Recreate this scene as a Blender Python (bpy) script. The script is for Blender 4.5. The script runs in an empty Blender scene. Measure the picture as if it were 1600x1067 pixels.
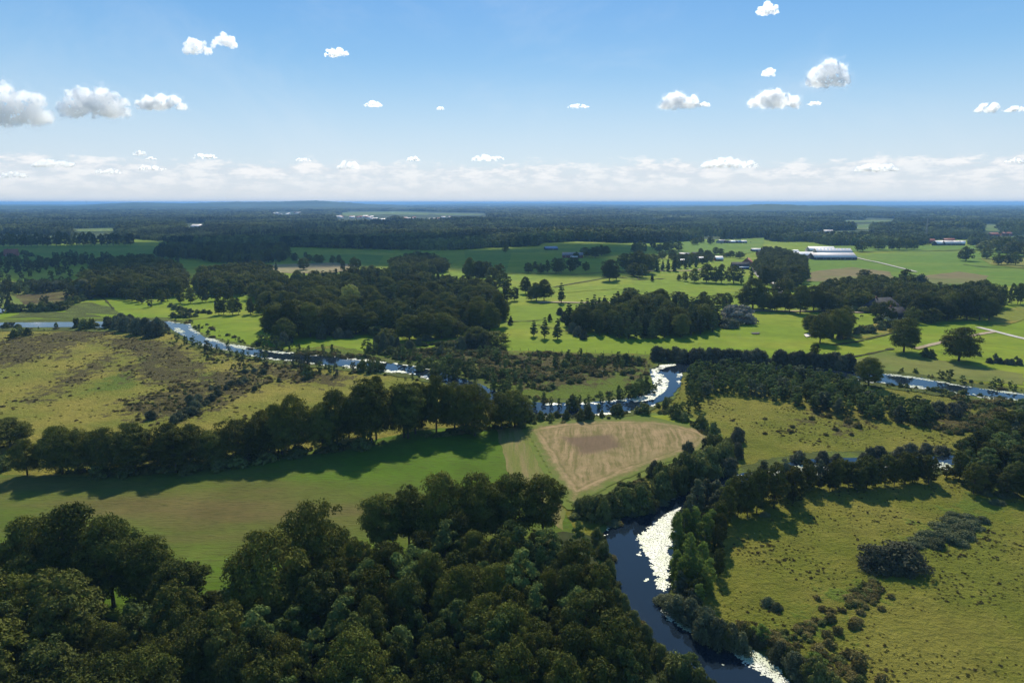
import bpy, bmesh, math, random
import numpy as np
from mathutils import Vector, noise, Matrix

random.seed(7)
SC = bpy.context.scene
C = SC.collection
R = math.radians
CAM_H = 75.0
PITCH = R(11.5)
F = 1067.0
ST, CT = math.sin(PITCH), math.cos(PITCH)

def G(px, py, z=0.0):
    """point of the land (height z) seen in direction px, py of the survey grid"""
    xc, yc = (px - 800) / F, (533.5 - py) / F
    dx, dy, dz = xc, CT + yc * ST, -ST + yc * CT
    t = (CAM_H - z) / max(-dz, 0.0009)
    return (dx * t, dy * t)

def height_of(py_base, py_top, z=0.0):
    d = G(800, py_base, z)[1]
    a = PITCH - math.atan((533.5 - py_top) / F)
    return CAM_H - d * math.tan(a) - z

def mpp(py, z=0.0):
    """metres per survey unit across, at the ground seen at py"""
    return (G(801, py, z)[0] - G(800, py, z)[0])

# ---------------------------------------------------------------- camera
cam = bpy.data.cameras.new('camera')
cam.sensor_width = 36.0
cam.lens = 36.0 * F / 1600.0
cam.clip_start = 0.5
cam.clip_end = 300000
co = bpy.data.objects.new('camera', cam)
co.location = (0, 0, CAM_H)
co.rotation_euler = (R(90) - PITCH, 0, 0)
C.objects.link(co)
SC.camera = co

# ---------------------------------------------------------------- sun and sky
SUN_EL, SUN_AZ = R(42), R(3)      # azimuth clockwise from +Y
sv = Vector((math.sin(SUN_AZ) * math.cos(SUN_EL), math.cos(SUN_AZ) * math.cos(SUN_EL), math.sin(SUN_EL)))
sl = bpy.data.lights.new('sun', 'SUN')
sl.energy = 5.0
sl.angle = R(0.5)
sl.color = (1.0, 0.93, 0.78)
so = bpy.data.objects.new('sun', sl)
so.rotation_euler = sv.to_track_quat('Z', 'Y').to_euler()
C.objects.link(so)

W = bpy.data.worlds.new('World')
SC.world = W
W.use_nodes = True
nt = W.node_tree
nt.nodes.clear()
def N(nt, t, **k):
    n = nt.nodes.new(t)
    for a, b in k.items():
        setattr(n, a, b)
    return n
def L(nt, a, b):
    nt.links.new(a, b)
wo = N(nt, 'ShaderNodeOutputWorld')
bg = N(nt, 'ShaderNodeBackground')
sky = N(nt, 'ShaderNodeTexSky', sky_type='NISHITA', sun_disc=False, sun_elevation=SUN_EL, sun_rotation=SUN_AZ,
        altitude=0, air_density=1.0, dust_density=0.6, ozone_density=2.2)
bg.inputs['Strength'].default_value = 0.065
# thin high cloud streaks and a far bank of broken cloud low over the horizon
tc = N(nt, 'ShaderNodeTexCoord')
sx = N(nt, 'ShaderNodeSeparateXYZ')
L(nt, tc.outputs['Generated'], sx.inputs[0])
az = N(nt, 'ShaderNodeMath', operation='ARCTAN2'); L(nt, sx.outputs[0], az.inputs[0]); L(nt, sx.outputs[1], az.inputs[1])
def mrange(nt, src, a, b, c=0.0, d=1.0, smooth=True):
    m = N(nt, 'ShaderNodeMapRange')
    m.interpolation_type = 'SMOOTHSTEP' if smooth else 'LINEAR'
    L(nt, src, m.inputs['Value'])
    m.inputs['From Min'].default_value = a; m.inputs['From Max'].default_value = b
    m.inputs['To Min'].default_value = c; m.inputs['To Max'].default_value = d
    return m.outputs['Result']
def mth(nt, op, a, b=None):
    m = N(nt, 'ShaderNodeMath', operation=op)
    for i, v in enumerate((a, b)):
        if v is None: continue
        if isinstance(v, (int, float)): m.inputs[i].default_value = v
        else: L(nt, v, m.inputs[i])
    return m.outputs[0]
def mixc(nt, fac, a, b):
    m = N(nt, 'ShaderNodeMix', data_type='RGBA')
    if isinstance(fac, (int, float)): m.inputs[0].default_value = fac
    else: L(nt, fac, m.inputs[0])
    for i, v in ((6, a), (7, b)):
        if isinstance(v, tuple): m.inputs[i].default_value = (*v[:3], 1)
        else: L(nt, v, m.inputs[i])
    return m.outputs[2]
def comb(nt, x, y, z=0.0):
    m = N(nt, 'ShaderNodeCombineXYZ')
    for i, v in enumerate((x, y, z)):
        if isinstance(v, (int, float)): m.inputs[i].default_value = v
        else: L(nt, v, m.inputs[i])
    return m.outputs[0]
def noise_n(nt, vec, scale, detail=6, rough=0.55, dist=0.0):
    m = N(nt, 'ShaderNodeTexNoise')
    m.inputs['Scale'].default_value = scale
    m.inputs['Detail'].default_value = detail
    m.inputs['Roughness'].default_value = rough
    m.inputs['Distortion'].default_value = dist
    L(nt, vec, m.inputs['Vector'])
    return m.outputs['Fac']
el = sx.outputs[2]
v1 = comb(nt, mth(nt, 'MULTIPLY', az.outputs[0], 9.0), mth(nt, 'MULTIPLY', el, 34.0))
n1 = noise_n(nt, v1, 1.0, 9, 0.6)
# the top line of the bank wanders with its own noise
v2 = comb(nt, mth(nt, 'MULTIPLY', az.outputs[0], 7.0), 3.0)
n2 = noise_n(nt, v2, 1.0, 5, 0.6)
v3 = comb(nt, mth(nt, 'MULTIPLY', az.outputs[0], 30.0), mth(nt, 'MULTIPLY', el, 90.0))
n3 = noise_n(nt, v3, 1.0, 8, 0.62)
top = mth(nt, 'ADD', mth(nt, 'ADD', mth(nt, 'MULTIPLY', n2, 0.036), mth(nt, 'MULTIPLY', n3, 0.052)), 0.012)
edge = mth(nt, 'SUBTRACT', top, el)
bank = mrange(nt, edge, -0.002, 0.012)
bank = mth(nt, 'MULTIPLY', bank, mrange(nt, n1, 0.25, 0.6, 0.62, 1.0))
bank = mth(nt, 'MULTIPLY', bank, mrange(nt, n3, .28, .60, .50, .95))
haze_low = mrange(nt, el, 0.20, 0.0, 0.0, 1.0)
mid = mrange(nt, el, 0.05, 0.34, 0.0, 1.0)
grad = mixc(nt, mid, (4.4, 8.2, 11.4), (1.2, 4.6, 10.2))
grad = mixc(nt, mrange(nt, el, .34, .9), grad, (.8, 3.0, 7.2))
wisp = noise_n(nt, comb(nt, mth(nt, 'MULTIPLY', az.outputs[0], 3.0), mth(nt, 'MULTIPLY', el, 5.0)), 1.0, 7, 0.62, 0.5)
wisp = mrange(nt, wisp, 0.45, 0.8, 0.0, 0.28)
c = mixc(nt, haze_low, grad, (8.6, 9.9, 11.2))
c = mixc(nt, .80, sky.outputs[0], c)
c = mixc(nt, wisp, c, (9.5, 10.5, 11.5))
shade = mixc(nt, mrange(nt, n3, 0.38, 0.62), (8.4, 9.2, 10.1), (11.6, 11.7, 11.8))
shade = mixc(nt, mrange(nt, el, 0.045, 0.0), shade, (9.4, 9.9, 10.3))
c = mixc(nt, bank, c, shade)
L(nt, c, bg.inputs['Color'])
L(nt, bg.outputs[0], wo.inputs[0])

SC.view_settings.view_transform = 'Standard'
SC.view_settings.look = 'None'
SC.view_settings.exposure = 0.36
SC.view_settings.gamma = 1.0
SC.cycles.volume_bounces = 10
SC.cycles.max_bounces = 12
SC.cycles.transparent_max_bounces = 8
SC.cycles.diffuse_bounces = 3
SC.cycles.glossy_bounces = 3
SC.cycles.transmission_bounces = 2
SC.cycles.use_denoising = True

# ---------------------------------------------------------------- materials
def mat(name):
    m = bpy.data.materials.new(name)
    m.use_nodes = True
    b = m.node_tree.nodes['Principled BSDF']
    b.inputs['Roughness'].default_value = 0.9
    b.inputs['Specular IOR Level'].default_value = 0.04
    return m, m.node_tree, b

def plain(name, col, rough=0.8, spec=0.2, var=0.15, scale=0.5):
    m, nt, b = mat(name)
    b.inputs['Roughness'].default_value = rough
    b.inputs['Specular IOR Level'].default_value = spec
    g = N(nt, 'ShaderNodeNewGeometry')
    n = noise_n(nt, g.outputs['Position'], scale, 5)
    lo = tuple(x * (1 - var) for x in col); hi = tuple(x * (1 + var) for x in col)
    L(nt, mixc(nt, mrange(nt, n, 0.3, 0.7), lo, hi), b.inputs['Base Color'])
    return m

def field_mat(name, c1, c2, c3, s_big=0.02, s_fine=0.5, aniso=(1, 1), ang=0.0, bump=0.0, bdist=0.3, cut=(0.45, 0.62), fine=0.5):
    """ground cover: c1/c2 patches at s_big, c3 specks at s_fine"""
    m, nt, b = mat(name)
    g = N(nt, 'ShaderNodeNewGeometry')
    mp = N(nt, 'ShaderNodeMapping')
    mp.inputs['Rotation'].default_value = (0, 0, ang)
    mp.inputs['Scale'].default_value = (aniso[0], aniso[1], 1)
    L(nt, g.outputs['Position'], mp.inputs['Vector'])
    nb = noise_n(nt, mp.outputs[0], s_big, 8, 0.62)
    nf = noise_n(nt, mp.outputs[0], s_fine, 7, 0.65)
    ng = noise_n(nt, g.outputs['Position'], s_big * 7, 6, 0.6)
    c = mixc(nt, mrange(nt, nb, cut[0], cut[1]), c1, c2)
    f = mth(nt, 'MULTIPLY', mrange(nt, nf, 0.45, 0.75), fine)
    c = mixc(nt, f, c, c3)
    br = mrange(nt, ng, 0.25, 0.75, 0.78, 1.18, False)
    vm = N(nt, 'ShaderNodeVectorMath', operation='SCALE')
    L(nt, c, vm.inputs[0]); L(nt, br, vm.inputs['Scale'])
    L(nt, vm.outputs[0], b.inputs['Base Color'])
    if bump:
        bp = N(nt, 'ShaderNodeBump')
        bp.inputs['Strength'].default_value = bump
        bp.inputs['Distance'].default_value = bdist
        L(nt, nf, bp.inputs['Height'])
        L(nt, bp.outputs[0], b.inputs['Normal'])
    return m

M = {}
M['meadow'] = field_mat('rough_meadow', (.215, .195, .040), (.135, .155, .028), (.090, .095, .024), 0.03, 0.55, bump=1.0, bdist=.8, fine=.75)
M['meadow_left'] = field_mat('yellow_meadow', (.290, .240, .055), (.190, .190, .040), (.120, .110, .032), 0.022, 0.5, aniso=(1, .7), bump=1.0, bdist=.8, fine=.7)
M['sedge'] = field_mat('brown_sedge', (.080, .062, .024), (.125, .115, .030), (.045, .038, .018), 0.05, 0.6, bump=1.0, bdist=.9, fine=.8)
M['green_marsh'] = field_mat('green_marsh', (.120, .165, .028), (.160, .165, .035), (.070, .075, .022), 0.04, 0.5, bump=.8, bdist=.6, fine=.6)
M['pasture'] = field_mat('pasture_grass', (.132, .188, .010), (.185, .212, .018), (.098, .138, .012), 0.012, 0.25, aniso=(.5, 1), fine=.4, bump=.5, bdist=.3)
M['pasture_deep'] = field_mat('deep_green_grass', (.090, .156, .014), (.120, .172, .018), (.100, .130, .016), 0.012, 0.25, aniso=(.4, 1), fine=.4)
M['pasture_dull'] = field_mat('grazed_grass', (.100, .135, .022), (.140, .145, .034), (.100, .100, .028), 0.015, 0.3, fine=.5)
M['far_field'] = field_mat('far_field_grass', (.085, .135, .030), (.115, .140, .045), (.10, .15, .03), 0.006, 0.1, aniso=(.4, 1), fine=.4)
M['arable'] = field_mat('young_crop', (.068, .122, .009), (.118, .090, .032), (.058, .062, .015), 0.009, 1.3, aniso=(.28, 1.0), ang=R(-14), bump=1.0, bdist=.35, cut=(.455, .655), fine=.8)
M['stubble_green'] = field_mat('green_stubble', (.125, .135, .030), (.190, .150, .062), (.090, .120, .022), 0.30, 0.9, aniso=(1.3, .10), ang=R(6), fine=.6, bump=.6, cut=(.38, .66))
M['plough'] = field_mat('bare_soil', (.120, .078, .048), (.098, .064, .038), (.15, .10, .06), 0.12, 0.9, aniso=(.3, 1.2), ang=R(10), fine=.6, bump=.6)
M['brown_crop'] = field_mat('brown_patch', (.120, .135, .035), (.160, .125, .055), (.10, .13, .03), 0.01, 0.2, aniso=(.4, 1.2), cut=(.35, .55))
M['maize'] = field_mat('maize_crop', (.150, .165, .022), (.220, .170, .030), (.07, .09, .02), 0.03, 0.5, fine=.6, bump=.8)
M['tan_field'] = field_mat('dry_field', (.235, .185, .095), (.170, .175, .065), (.14, .12, .06), 0.01, 0.1, aniso=(.4, 1.4))
M['bank_weeds'] = field_mat('bank_weeds', (.075, .090, .022), (.110, .140, .025), (.045, .045, .016), 0.10, 0.7, bump=1.0, bdist=1.0, fine=.8)
M['forest_floor'] = field_mat('forest_floor', (.030, .040, .012), (.050, .050, .018), (.02, .02, .01), 0.05, 0.4)
M['far_ground'] = field_mat('far_woodland_ground', (.030, .048, .016), (.055, .075, .022), (.02, .03, .012), 0.002, 0.02)
M['road'] = plain('pale_road', (.42, .38, .33), .85, .2, .12, .3)
M['track'] = field_mat('sandy_track', (.36, .28, .19), (.28, .22, .13), (.20, .18, .08), .05, .6)
M['ditch'] = field_mat('ditch_weeds', (.045, .048, .016), (.075, .062, .022), (.03, .03, .012), .08, .5)

# harvested field with curving tramlines
m, nt, b = mat('harvested_field')
g = N(nt, 'ShaderNodeNewGeometry')
mp = N(nt, 'ShaderNodeMapping'); mp.inputs['Rotation'].default_value = (0, 0, R(7)); L(nt, g.outputs['Position'], mp.inputs[0])
dn = noise_n(nt, g.outputs['Position'], .02, 4)
sp = N(nt, 'ShaderNodeSeparateXYZ'); L(nt, mp.outputs[0], sp.inputs[0])
xx = mth(nt, 'ADD', sp.outputs[0], mth(nt, 'MULTIPLY', dn, 9.0))
w1 = noise_n(nt, comb(nt, mth(nt, 'MULTIPLY', xx, .75), mth(nt, 'MULTIPLY', sp.outputs[1], .012)), 1.0, 7, .7)
w2 = noise_n(nt, g.outputs['Position'], .07, 6, .6)
w3 = noise_n(nt, g.outputs['Position'], .9, 6, .7)
c = mixc(nt, mrange(nt, w1, .40, .66), (.165, .150, .055), (.31, .235, .135))
c = mixc(nt, mth(nt, 'MULTIPLY', mrange(nt, w2, .45, .68), .6), c, (.19, .165, .075))
c = mixc(nt, mth(nt, 'MULTIPLY', mrange(nt, w3, .5, .75), .4), c, (.16, .12, .07))
L(nt, c, b.inputs['Base Color'])
M['harvest'] = m

m, nt, b = mat('river_water')
b.inputs['Base Color'].default_value = (.008, .014, .022, 1)
b.inputs['Roughness'].default_value = .03
b.inputs['Specular IOR Level'].default_value = .62
b.inputs['IOR'].default_value = 1.33
g = N(nt, 'ShaderNodeNewGeometry')
wn = noise_n(nt, g.outputs['Position'], .8, 5, .6)
bp = N(nt, 'ShaderNodeBump'); bp.inputs['Strength'].default_value = .03; bp.inputs['Distance'].default_value = .05
L(nt, wn, bp.inputs['Height']); L(nt, bp.outputs[0], b.inputs['Normal'])
M['water'] = m

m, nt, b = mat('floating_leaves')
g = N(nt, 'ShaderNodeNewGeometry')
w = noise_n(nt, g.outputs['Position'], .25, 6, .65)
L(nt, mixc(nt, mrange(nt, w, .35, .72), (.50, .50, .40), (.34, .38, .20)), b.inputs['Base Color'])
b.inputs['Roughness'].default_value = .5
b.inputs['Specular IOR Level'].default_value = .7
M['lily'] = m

# ---------------------------------------------------------------- geometry helpers
def link(o, parent=None):
    C.objects.link(o)
    if parent is not None: o.parent = parent
    return o
def tag(o, label=None, cat=None, group=None, kind=None):
    if label: o['label'] = label
    if cat: o['category'] = cat
    if group: o['group'] = group
    if kind: o['kind'] = kind
    return o
def mesh_np(name, verts, faces_flat, loop_tot, mats=(), midx=None, smooth=False):
    me = bpy.data.meshes.new(name)
    me.vertices.add(len(verts)); me.vertices.foreach_set('co', np.asarray(verts, dtype=np.float32).ravel())
    ff = np.asarray(faces_flat, dtype=np.int32).ravel(); lt = np.asarray(loop_tot, dtype=np.int32)
    me.loops.add(len(ff)); me.loops.foreach_set('vertex_index', ff)
    me.polygons.add(len(lt))
    ls = np.concatenate(([0], np.cumsum(lt)[:-1])).astype(np.int32)
    me.polygons.foreach_set('loop_start', ls)
    for mm in mats: me.materials.append(mm)
    if midx is not None: me.polygons.foreach_set('material_index', np.asarray(midx, dtype=np.int32))
    if smooth: me.polygons.foreach_set('use_smooth', np.ones(len(lt), dtype=bool))
    me.update(calc_edges=True)
    me.validate()
    return me

def poly_px(pts):
    return [G(*p) for p in pts]
def ragged(pts, step, amp, sc, seed=0.0):
    out = []
    n = len(pts)
    for i in range(n):
        a, b_ = Vector(pts[i]), Vector(pts[(i + 1) % n])
        k = max(1, min(400, int((b_ - a).length / step)))
        for j in range(k):
            p = a.lerp(b_, j / k)
            q = Vector((p.x * sc, p.y * sc, seed))
            o = noise.noise_vector(q) + noise.noise_vector(q * 3.1) * .5
            out.append((p.x + o.x * amp, p.y + o.y * amp))
    return out
def P(s):
    return [tuple(float(v) for v in q.split(',')) for q in s.split()]
LAYER = [0]
def sheet(name, s, m, amp=1.5, layer=1, step=None, sc=None, px=True, zf=1.0):
    """a patch of ground cover as a thin sheet lying just above the one below"""
    pts = poly_px(P(s)) if px else s
    d = sum(p[1] for p in pts) / len(pts)
    d = min(p[1] for p in pts)
    step = step or max(1.2, d / 130)
    pts = ragged(pts, step, amp, sc or (1 / max(6.0, step * 4)), layer * 7.7)
    LAYER[0] += 1
    z = (0.05 * layer + 0.0011 * LAYER[0]) * max(1.0, d / 300) * zf
    bm = bmesh.new()
    vs = [bm.verts.new((x, y, z)) for x, y in pts]
    from mathutils.geometry import tessellate_polygon
    for a, b_, c_ in tessellate_polygon([[Vector((x, y, 0)) for x, y in pts]]):
        try: bm.faces.new((vs[a], vs[b_], vs[c_]))
        except ValueError: pass
    me = bpy.data.meshes.new(name); bm.to_mesh(me); bm.free()
    me.materials.append(m)
    for p in me.polygons:
        if p.normal.z < 0: p.flip()
    o = link(bpy.data.objects.new(name, me))
    return tag(o, kind='structure')
def strip(name, s, width, m, layer=6, px=True, amp=.2):
    pts = [Vector(G(*p)) for p in P(s)] if px else [Vector(p) for p in s]
    # smooth resample
    fine = []
    for i in range(len(pts) - 1):
        p0 = pts[max(0, i - 1)]; p1 = pts[i]; p2 = pts[i + 1]; p3 = pts[min(len(pts) - 1, i + 2)]
        for k in range(10):
            t = k / 10
            fine.append(.5 * ((2 * p1) + (p2 - p0) * t + (2 * p0 - 5 * p1 + 4 * p2 - p3) * t * t + (-p0 + 3 * p1 - 3 * p2 + p3) * t ** 3))
    fine.append(pts[-1])
    Lp, Rp = [], []
    for i, p in enumerate(fine):
        d = (fine[min(i + 1, len(fine) - 1)] - fine[max(i - 1, 0)])
        if d.length < 1e-6: d = Vector((1, 0))
        d.normalize(); n = Vector((-d.y, d.x))
        w = width * .5 * (1 + amp * noise.noise(Vector((p.x * .2, p.y * .2, 1))))
        Lp.append(p + n * w); Rp.append(p - n * w)
    LAYER[0] += 1
    dmin = min(p.y for p in fine)
    z = (0.05 * layer + 0.0011 * LAYER[0]) * max(1, dmin / 300)
    V = [(p.x, p.y, z) for p in Lp] + [(p.x, p.y, z) for p in Rp]
    n = len(fine); Fc = []
    for i in range(n - 1): Fc += [n + i, n + i + 1, i + 1, i]
    me = mesh_np(name, V, Fc, [4] * (n - 1), [m])
    return tag(link(bpy.data.objects.new(name, me)), kind='structure')
def inside(p, poly):
    x, y = p; r = False; j = len(poly) - 1
    for i in range(len(poly)):
        xi, yi = poly[i]; xj, yj = poly[j]
        if (yi > y) != (yj > y) and x < (xj - xi) * (y - yi) / (yj - yi + 1e-12) + xi: r = not r
        j = i
    return r
# ---------------------------------------------------------------- the land
def big_ground():
    # one sheet out to the horizon, finer near the camera
    xs = [-90000, -30000, -9000, -3000, -900, 0, 900, 3000, 9000, 30000, 90000]
    ys = [-3000, 0, 300, 900, 2500, 9000, 30000, 60000, 130000]
    V = [(x, y, 0) for y in ys for x in xs]; n = len(xs); Fc = []; k = 0
    for j in range(len(ys) - 1):
        for i in range(n - 1):
            a = j * n + i; Fc += [a, a + 1, a + 1 + n, a + n]; k += 1
    me = mesh_np('ground', V, Fc, [4] * k, [M['meadow']])
    return tag(link(bpy.data.objects.new('ground', me)), kind='structure')
big_ground()
# grassland beyond the river: everything past this line
sheet('pasture', "-700,506 0,504 110,498 200,504 262,506 300,521 380,539 425,541 450,545 520,540 575,549 640,545 700,540 780,548 860,549 950,552 1015,553 1090,556 1180,560 1300,562 1345,570 1440,585 1600,606 2300,690 2300,372 -700,372", M['pasture'], 2.0, 1)
sheet('far_ground', "-9000,374 9000,374 9000,316.6 -9000,316.6", M['far_ground'], 0, 1, step=4000)
# left meadow
#sheet('left_meadow', "-700,512 0,515 250,513 300,535 400,560 560,575 700,600 830,655 650,680 300,740 -700,790", M['meadow_left'], 1.5, 1)
SEDGE = ["0,530 60,522 130,513 200,514 140,535 95,548 40,570 -60,580",
 "75,555 110,545 125,552 100,562", "28,628 60,610 90,588 130,570 170,550 215,520 240,530 190,560 150,590 100,612 65,628",
 "135,528 200,525 250,530 300,545 330,575 300,620 255,605 205,595 180,575 215,560 170,545",
 "170,640 220,618 260,608 290,598 330,580 400,575 440,590 400,610 360,630 300,655 250,660 200,655",
 "330,545 420,565 480,572 530,590 500,602 440,600 390,580", "450,575 520,580 560,590 520,605 470,600",
 "640,548 700,546 790,552 860,553 940,556 1000,560 1020,575 960,590 900,588 860,600 800,602 740,585 690,565", "830,590 900,582 960,585 930,602 860,607 810,606",
 "430,550 520,552 600,560 600,566 480,556", "960,560 1020,562 1010,590 980,600 960,580",
 "1250,640 1290,632 1310,645 1280,652", "1300,655 1340,648 1360,668 1320,680", "1240,655 1262,652 1268,662 1245,666", "1440,640 1520,648 1500,672 1430,664", "1500,650 1560,640 1560,655 1510,660"]
GREEN = ["205,560 240,548 270,560 250,585 215,590", "160,590 215,572 225,600 180,610 140,615", "300,585 345,578 365,590 320,612 290,620",
 "1240,985 1290,935 1350,895 1375,905 1330,960 1290,1000 1250,1010", "1420,840 1480,800 1520,760 1600,765 1560,790 1530,830 1450,860",
 "395,545 520,543 640,546 860,550 1015,554 1060,600 1000,620 870,628 760,612 600,566"]
YELLOW = ["-700,500 0,510 250,510 300,530 400,556 560,572 700,600 830,655 650,690 300,760 -700,800"]
def meadow():
    x0, x1, y0, y1, st = -420, 420, 75, 460, 1.6
    nx, ny = int((x1 - x0) / st), int((y1 - y0) / st)
    gx = x0 + np.arange(nx + 1) * st; gy = y0 + np.arange(ny + 1) * st
    X, Y = np.meshgrid(gx, gy)
    def soft(polys, wd):
        out = np.full(X.shape, -99.0)
        for s in polys:
            pl = np.array(poly_px(P(s))); n = len(pl)
            bx0, by0 = pl.min(0) - 3 * wd; bx1, by1 = pl.max(0) + 3 * wd
            mk = (X > bx0) & (X < bx1) & (Y > by0) & (Y < by1)
            qx, qy = X[mk], Y[mk]
            if not len(qx): continue
            d = np.full(qx.shape, 1e9); ins = np.zeros(qx.shape, bool)
            for i in range(n):
                a, b_ = pl[i], pl[(i + 1) % n]; ab = b_ - a
                t = np.clip(((qx - a[0]) * ab[0] + (qy - a[1]) * ab[1]) / (ab @ ab + 1e-9), 0, 1)
                d = np.minimum(d, np.hypot(qx - a[0] - ab[0] * t, qy - a[1] - ab[1] * t))
                c_ = (a[1] > qy) != (b_[1] > qy)
                with np.errstate(divide='ignore', invalid='ignore'):
                    xi = (b_[0] - a[0]) * (qy - a[1]) / (b_[1] - a[1] + 1e-12) + a[0]
                ins ^= c_ & (qx < xi)
            v = np.where(ins, d, -d)
            o_ = out[mk]; out[mk] = np.maximum(o_, v)
        return np.clip(out / wd * .5 + .5, 0, 1)
    V = np.stack([X, Y, np.full(X.shape, .02)], -1).reshape(-1, 3)
    i = np.arange(ny)[:, None] * (nx + 1) + np.arange(nx)[None, :]
    Q = np.stack([i, i + 1, i + nx + 2, i + nx + 1], -1).reshape(-1)
    me = mesh_np('meadow', V, Q, [4] * (nx * ny), [M['mosaic']])
    for nm_, pl, wd in (('sedge', SEDGE, 9), ('green', GREEN, 8), ('yellow', YELLOW, 6)):
        at = me.attributes.new(nm_, 'FLOAT', 'POINT'); at.data.foreach_set('value', soft(pl, wd).astype(np.float32).ravel())
    tag(link(bpy.data.objects.new('meadow', me)), kind='structure')
def mosaic_mat():
    m, nt, b = mat('meadow_mosaic')
    g = N(nt, 'ShaderNodeNewGeometry'); pos = g.outputs['Position']
    big = noise_n(nt, pos, .035, 9, .68); midn = noise_n(nt, pos, .16, 8, .68); fin = noise_n(nt, pos, .75, 7, .7)
    def at(n_):
        a = N(nt, 'ShaderNodeAttribute'); a.attribute_name = n_; return a.outputs['Fac']
    wob = mth(nt, 'ADD', mth(nt, 'MULTIPLY', mth(nt, 'SUBTRACT', midn, .5), 2.6), mth(nt, 'MULTIPLY', mth(nt, 'SUBTRACT', fin, .5), 1.3))
    def mask(n_, lo=.38, hi=.72, k=1.0):
        s_ = mth(nt, 'ADD', at(n_), mth(nt, 'MULTIPLY', wob, k))
        return mth(nt, 'MULTIPLY', mrange(nt, s_, lo, hi), mrange(nt, at(n_), 0.02, .25))
    right = mixc(nt, mrange(nt, big, .38, .62), (.216, .196, .034), (.150, .162, .020))
    left = mixc(nt, mrange(nt, big, .36, .64), (.270, .228, .044), (.180, .190, .028))
    c = mixc(nt, at('yellow'), right, left)
    c = mixc(nt, mask('green'), c, (.115, .155, .020))
    c = mixc(nt, mth(nt, 'MULTIPLY', mask('sedge', .50, .74, 1.6), .95), c, mixc(nt, mrange(nt, fin, .35, .65), (.056, .044, .018), (.100, .082, .030)))
    c = mixc(nt, mth(nt, 'MULTIPLY', mrange(nt, fin, .52, .70), .55), c, (.085, .085, .022))
    c = mixc(nt, mth(nt, 'MULTIPLY', mrange(nt, midn, .60, .75), .45), c, (.210, .160, .060))
    br = mrange(nt, midn, .25, .75, .78, 1.18, False)
    vm = N(nt, 'ShaderNodeVectorMath', operation='SCALE'); L(nt, c, vm.inputs[0]); L(nt, br, vm.inputs['Scale'])
    L(nt, vm.outputs[0], b.inputs['Base Color'])
    bp = N(nt, 'ShaderNodeBump'); bp.inputs['Strength'].default_value = 1.0; bp.inputs['Distance'].default_value = 1.7
    L(nt, mth(nt, 'ADD', fin, mth(nt, 'MULTIPLY', midn, .8)), bp.inputs['Height']); L(nt, bp.outputs[0], b.inputs['Normal'])
    return m
M['mosaic'] = mosaic_mat()
meadow()
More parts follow.
